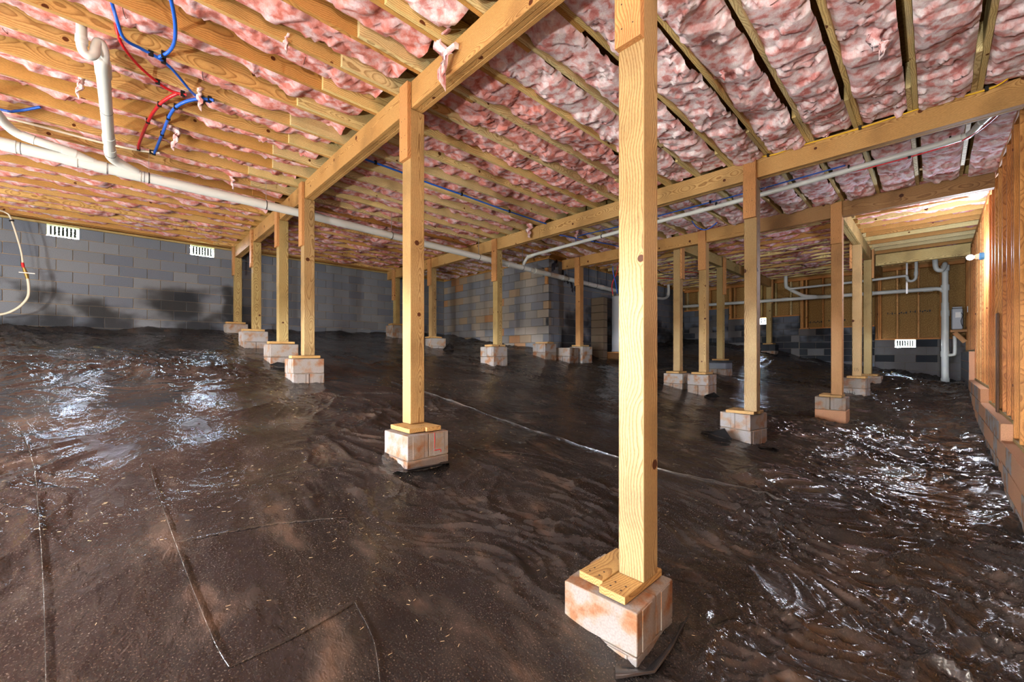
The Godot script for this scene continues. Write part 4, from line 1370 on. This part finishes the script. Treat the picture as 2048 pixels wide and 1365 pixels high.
	put("label_plate", lab.mesh(), M.white, wh)
	# control box on a braced shelf in the far right corner
	var sh := thing("corner_shelf", "small wooden shelf on a diagonal brace in the far right corner", "shelf", Vector3(0.39, 0.52, -14.55))
	put("board", box(Vector3(-0.12, 0.0, -0.3), Vector3(0.155, 0.06, 0.22), 0.004, 2), M.cleat, sh)
	var br := Shape.new()
	br.bar(Vector3(-0.05, -0.005, 0.18), Vector3(0.12, -0.24, 0.18), 0.04, 0.09)
	put("brace", br.mesh(), M.cleat, sh)
	var bx := thing("control_box", "grey plastic tank-like box with a white label on the corner shelf", "box", Vector3(0.385, 0.5815, -14.55))
	put("body", box(Vector3(-0.095, 0.0, -0.16), Vector3(0.10, 0.52, 0.14), 0.03, 1), M.tank, bx)
	put("lid", box(Vector3(-0.08, 0.521, -0.14), Vector3(0.085, 0.55, 0.12), 0.012, 1), M.tank, bx)
	put("label_plate", box(Vector3(-0.03, 0.29, 0.14), Vector3(0.06, 0.42, 0.143), 0.001), M.white, bx)
	put("cord", tube_mesh(smooth([Vector3(0.06, 0.40, 0.15), Vector3(0.09, 0.34, 0.16), Vector3(0.06, 0.2, 0.155), Vector3(0.085, 0.08, 0.15)], 5), 0.006, 6), M.black, bx)
	var ou := thing("wall_outlet", "small white outlet on the right stud wall above the corner shelf", "outlet", Vector3(0.548, 1.04, -14.2))
	put("cover", box(Vector3(-0.012, -0.07, -0.045), Vector3(0.0, 0.07, 0.045), 0.004), M.white, ou)
	put("socket", box(Vector3(-0.014, -0.04, -0.02), Vector3(-0.0121, 0.04, 0.02), 0.0), M.black, ou)


# bulb in a blue box on the side of a stud
func bulb_lamp(label: String, at: Vector3, energy: float, color: Color, out := Vector3(-1, 0, 0)) -> void:
	var l := thing("bulb_lamp", label, "lamp", at)
	var side := Vector3(0, 0, 1) if absf(out.x) > 0.5 else Vector3(1, 0, 0)
	put("junction_box", tube_mesh([-out * 0.05, out * 0.0], 0.055, 8), M.blue_box, l)
	put("lampholder", tube_mesh([out * 0.001, out * 0.03, out * 0.05], [0.045, 0.04, 0.022], 16), M.white, l)
	var s := Shape.new()
	var pts := []
	var rr := []
	for k in 13:
		var a := PI * k / 12.0
		pts.append(out * (0.09 - 0.042 * cos(a)))
		rr.append(maxf(0.042 * sin(a), 0.001))
	s.tube(pts, rr, 16, false)
	put("bulb", s.mesh(), M.bulb, l)
	var o := OmniLight3D.new()
	o.light_color = color
	o.light_energy = energy
	o.light_size = 0.04
	o.omni_range = 30.0
	o.omni_attenuation = 2.0
	o.shadow_enabled = true
	name_it(o, "bulb_light", l)
	o.position = out * 0.09


func fill_lamp(label: String, at: Vector3, energy: float) -> void:  # floor lamp added out of view to brighten the ceiling
	at.y = sheet(at.x, at.z) + 0.01
	var l := thing("fill_lamp", label, "lamp", at)
	put("stand", tube_mesh([Vector3.ZERO, Vector3(0, 0.35, 0)], [0.09, 0.03], 12), M.black, l)
	put("housing", tube_mesh([Vector3(0, 0.351, 0), Vector3(0, 0.42, 0)], [0.05, 0.13], 16), M.black, l)
	put("lamp_glass", tube_mesh([Vector3(0, 0.421, 0), Vector3(0, 0.43, 0)], 0.12, 16), M.bulb, l)
	var o := OmniLight3D.new()
	o.light_color = rgb(255, 249, 240)
	o.light_energy = energy
	o.light_size = 0.1
	o.omni_range = 30.0
	o.omni_attenuation = 2.0
	o.shadow_enabled = true
	name_it(o, "fill_light", l)
	o.position = Vector3(0, 0.55, 0)


func vent(label: String, axis: int, at: Vector3, w: float, h: float) -> void:
	var v := thing("foundation_vent", label, "vent", at, 0.0 if axis == 0 else PI / 2)
	var t := 0.012
	put("frame", box(Vector3(-w / 2, h / 2 - 0.02, -0.04), Vector3(w / 2, h / 2, 0.004), 0.002), M.vent, v)
	put("frame", box(Vector3(-w / 2, -h / 2, -0.04), Vector3(w / 2, -h / 2 + 0.014, 0.004), 0.002), M.vent, v)
	for s in [-1.0, 1.0]:
		put("frame", box(Vector3(s * w / 2 - (t if s > 0.0 else 0.0), -h / 2 + 0.0145, -0.04), Vector3(s * w / 2 + (0.0 if s > 0.0 else t), h / 2 - 0.0205, 0.004), 0.002), M.vent, v)
	for k in 7:
		var x := -w / 2 + w * (k + 1) / 8.0
		put("slat", box(Vector3(x - 0.016, -h / 2 + 0.0145, -0.02), Vector3(x + 0.016, h / 2 - 0.0205, -0.012), 0.0), M.vent_slat, v)


func vents() -> void:
	vent("foundation vent nearer the left edge, bright daylight through its slats", 2, Vector3(WX - 0.004, 2.222, 0.75), 0.395, 0.185)
	vent("foundation vent at the top of the left wall near the end of the nearest girder", 2, Vector3(WX - 0.004, 2.222, -1.275), 0.395, 0.185)
	vent("foundation vent low in the far right block footing, glowing yellow-green", 0, Vector3(-0.54, 0.285, -15.205), 0.395, 0.185)
	vent("small foundation vent in the far footing, glimpsed beside the post with the dark knot", 0, Vector3(-3.95, 1.085, -15.205), 0.395, 0.185)
	# outdoors
	var g := structure("ground", "grass outside the house seen through the vents", "ground")
	put("grass", box(Vector3(-30, 0.2, -24), Vector3(-11.35, 0.9, 9), 0.0), M.grass, g)
	put("grass", box(Vector3(-11.3, -1.8, -30), Vector3(9, -1.2, -15.6), 0.0), M.grass, g)
	for sp in [["leafy green shrub outside the left wall, seen through the vent nearer the edge", Vector3(-13.6, 0.9, 0.2), 1.2], ["leafy green shrub outside the left wall, seen through the vent near the girder", Vector3(-12.4, 0.9, -1.9), 1.5], ["leafy green shrub outside the far wall, seen through the low vent", Vector3(-0.5, -1.2, -16.8), 2.2]]:
		shrub(sp[0], sp[1], sp[2])


func shrub(label: String, at: Vector3, size: float) -> void:
	var b := thing("shrub", label, "shrub", at)
	put("stem", tube_mesh([Vector3.ZERO, Vector3(0.05, size * 0.5, 0), Vector3(0.0, size * 0.8, 0.05)], [0.03, 0.02, 0.008], 6), M.bark, b)
	var s := Shape.new()
	for k in 260:
		var d := Vector3(rng.randf_range(-1, 1), rng.randf_range(-1, 1), rng.randf_range(-1, 1))
		if d.length() > 1.0:
			d = d.normalized() * rng.randf()
		var p := Vector3(d.x * size * 0.55, size * 0.58 + d.y * size * 0.5, d.z * size * 0.55)
		var t := Vector3(rng.randf_range(-1, 1), rng.randf_range(-0.3, 0.6), rng.randf_range(-1, 1)).normalized() * 0.07
		var w := t.cross(Vector3.UP).normalized() * 0.035
		var nn := t.cross(w).normalized()
		s.quad(p - t, p + w, p + t, p - w, nn)
	var leaves := put("leaves", s.mesh(), M.leaf, b)
	leaves.set_meta("kind", "stuff")


# ------------------------------------------------------------------ loose sheeting and litter
func flap(label: String, pts: Array, rise: Array) -> void:
	# a strip of sheet torn round a pier: pts run along its foot, rise gives [height, lean x, lean z] at each
	var s := Shape.new()
	var n := pts.size()
	var m := 7
	for i in n:
		for k in m:
			var t := float(k) / (m - 1)
			var p := Vector3(pts[i][0], 0, pts[i][1])
			p.x += rise[i][1] * (t + 0.25 * sin(t * PI))
			p.z += rise[i][2] * (t + 0.25 * sin(t * PI))
			p.y = sheet(p.x, p.z) + 0.004 + rise[i][0] * sin(t * PI * 0.62) + 0.012 * fold_m.get_noise_2d(p.x * 30.0, p.z * 30.0 + t * 3.0)
			s.v.append(p)
			s.n.append(Vector3.ZERO)
			s.uv.append(Vector2(t, 0))
	for i in n:
		for k in m:
			var a := s.v[mini(i + 1, n - 1) * m + k] - s.v[maxi(i - 1, 0) * m + k]
			var b := s.v[i * m + mini(k + 1, m - 1)] - s.v[i * m + maxi(k - 1, 0)]
			var nn := a.cross(b).normalized()
			s.n[i * m + k] = nn if nn.y > 0.0 else -nn
	for i in n - 1:
		for k in m - 1:
			var a := i * m + k
			s.tri(a, a + 1, a + m)
			s.tri(a + 1, a + m + 1, a + m)
	tag(put("sheet_flap", s.mesh(), M.flap), label, "plastic")


func litter() -> void:
	flap("curled shiny flap of black sheeting before the pale pier with the red streak", [[-2.93, -1.57], [-2.86, -1.64], [-2.84, -1.75], [-2.84, -1.88], [-2.85, -2.0]], [[0.02, 0.05, 0.09], [0.07, 0.09, 0.07], [0.07, 0.10, 0.03], [0.06, 0.09, 0.02], [0.02, 0.05, 0.0]])
	flap("torn edge of black sheeting along the right side of the foreground pier", [[-0.97, -1.56], [-0.88, -1.66], [-0.87, -1.8], [-0.87, -1.95], [-0.9, -2.06]], [[0.02, 0.04, 0.06], [0.05, 0.06, 0.03], [0.07, 0.05, 0.0], [0.09, 0.04, 0.0], [0.03, 0.03, -0.03]])
	flap("pointed dark flap of sheeting standing before the pier right of the foreground post", [[-2.08, -5.42], [-1.98, -5.42], [-1.86, -5.40], [-1.74, -5.40]], [[0.01, 0.02, 0.10], [0.06, 0.06, 0.12], [0.14, 0.10, 0.12], [0.02, 0.05, 0.08]])
	flap("shiny scrap of sheeting at the right corner of the pier right of the foreground post", [[-1.46, -5.48], [-1.38, -5.56], [-1.36, -5.7]], [[0.02, 0.05, 0.08], [0.05, 0.12, 0.03], [0.02, 0.08, 0.0]])
	flap("folded flap of black sheeting before the pier of the nearer close post", [[-2.98, -7.86], [-2.88, -7.92], [-2.84, -8.05]], [[0.02, 0.04, 0.09], [0.12, 0.08, 0.06], [0.04, 0.08, 0.0]])
	flap("dark raised fold of sheeting left of the clean grey pier, against the inner wall", [[-8.36, -5.7], [-8.34, -5.85], [-8.34, -6.0]], [[0.02, 0.03, 0.0], [0.18, 0.05, 0.0], [0.05, 0.03, 0.0]])
	flap("dark fold of sheeting between the two piers of the orange stained row", [[-6.9, -1.66], [-6.78, -1.7], [-6.74, -1.84], [-6.74, -2.0]], [[0.02, 0.04, 0.06], [0.09, 0.08, 0.04], [0.06, 0.08, 0.0], [0.02, 0.04, 0.0]])
	# bits of straw and grit
	var mesh := Shape.new()
	mesh.bar(Vector3(-0.012, 0, 0), Vector3(0.012, 0.002, 0.004), 0.0022, 0.0012)
	var mm := MultiMesh.new()
	mm.transform_format = MultiMesh.TRANSFORM_3D
	mm.mesh = mesh.mesh()
	var at := []
	while at.size() < 900:
		var x := rng.randf_range(-6.0, 0.3)
		var z := rng.randf_range(-6.0, 0.6)
		var k := fold_m.get_noise_2d(x * 1.4 + 60.0, z * 1.4)
		if rng.randf() > 0.12 + 2.2 * maxf(k, 0.0):
			continue
		var b := Basis(Vector3.UP, rng.randf() * TAU).scaled(Vector3(rng.randf_range(0.15, 0.75), 1, 0.8))
		at.append(Transform3D(b, Vector3(x, sheet(x, z) + 0.003, z)))
	mm.instance_count = at.size()
	for i in at.size():
		mm.set_instance_transform(i, at[i])
	var o := MultiMeshInstance3D.new()
	o.multimesh = mm
	o.material_override = M.straw
	name_it(o, "straw_litter")
	tag(o, "bits of straw and grit scattered over the black sheeting", "litter")
	o.set_meta("kind", "stuff")


# ------------------------------------------------------------------ scene
func _ready() -> void:
	# camera: level, the lens shifted a little up
	var cam := Camera3D.new()
	cam.name = "camera"
	cam.projection = Camera3D.PROJECTION_FRUSTUM
	cam.near = 0.05
	cam.far = 200.0
	cam.size = 2.0 * cam.near * 682.5 / 813.0
	cam.frustum_offset = Vector2(0, cam.near * 26.0 / 813.0)
	cam.rotation.y = deg_to_rad(46.07)
	add_child(cam)
	cam.current = true
	# sky
	var env := Environment.new()
	var sky := ProceduralSkyMaterial.new()
	sky.sky_top_color = rgb(186, 204, 230)
	sky.sky_horizon_color = rgb(225, 235, 245)
	sky.ground_bottom_color = rgb(110, 115, 90)
	sky.ground_horizon_color = rgb(200, 205, 190)
	sky.sky_energy_multiplier = 12.0
	sky.ground_energy_multiplier = 1.0
	env.sky = Sky.new()
	env.sky.sky_material = sky
	env.background_mode = Environment.BG_SKY
	env.tonemap_mode = Environment.TONE_MAPPER_LINEAR
	env.tonemap_exposure = 1.15
	env.sdfgi_enabled = true
	env.ssao_enabled = true
	env.ssil_enabled = true
	var we := WorldEnvironment.new()
	we.name = "environment"
	we.environment = env
	add_child(we)
	# fill light added in the unseen opening behind the camera
	var rear_fill := AreaLight3D.new()
	rear_fill.name = "opening_fill"
	rear_fill.area_size = Vector2(2.3, 0.45)
	rear_fill.light_energy = 14.0
	rear_fill.light_color = rgb(255, 250, 244)
	rear_fill.area_range = 40.0
	rear_fill.shadow_enabled = true
	rear_fill.position = Vector3(-3.4, 0.5, 4.08)
	add_child(rear_fill)

	rng.seed = 7
	make_box_index()
	make_ground()
	materials()
	floor_sheet()
	walls()
	ceiling()
	frame_timber()
	plumbing()
	services()
	# two bulbs on the stud wall, then unseen fill lamps added behind the camera
	bulb_lamp("bright bluish-white bulb on the right stud wall far back", Vector3(0.47, 1.46, -9.25), 4.0, rgb(225, 236, 255))
	bulb_lamp("bulb on the right stud wall beside the camera", Vector3(0.50, 1.45, -0.1), 4.5, rgb(255, 250, 240))
	fill_lamp("unseen added fill lamp standing on the sheeting behind the camera", Vector3(-0.4, 0, 3.2), 22.0)
	fill_lamp("unseen added fill lamp standing on the sheeting in the middle, behind the view", Vector3(-4.4, 0, 3.5), 11.0)
	fill_lamp("unseen added fill lamp standing on the sheeting by the left wall, outside the view", Vector3(-7.6, 0, 3.3), 9.0)
	vents()
	litter()
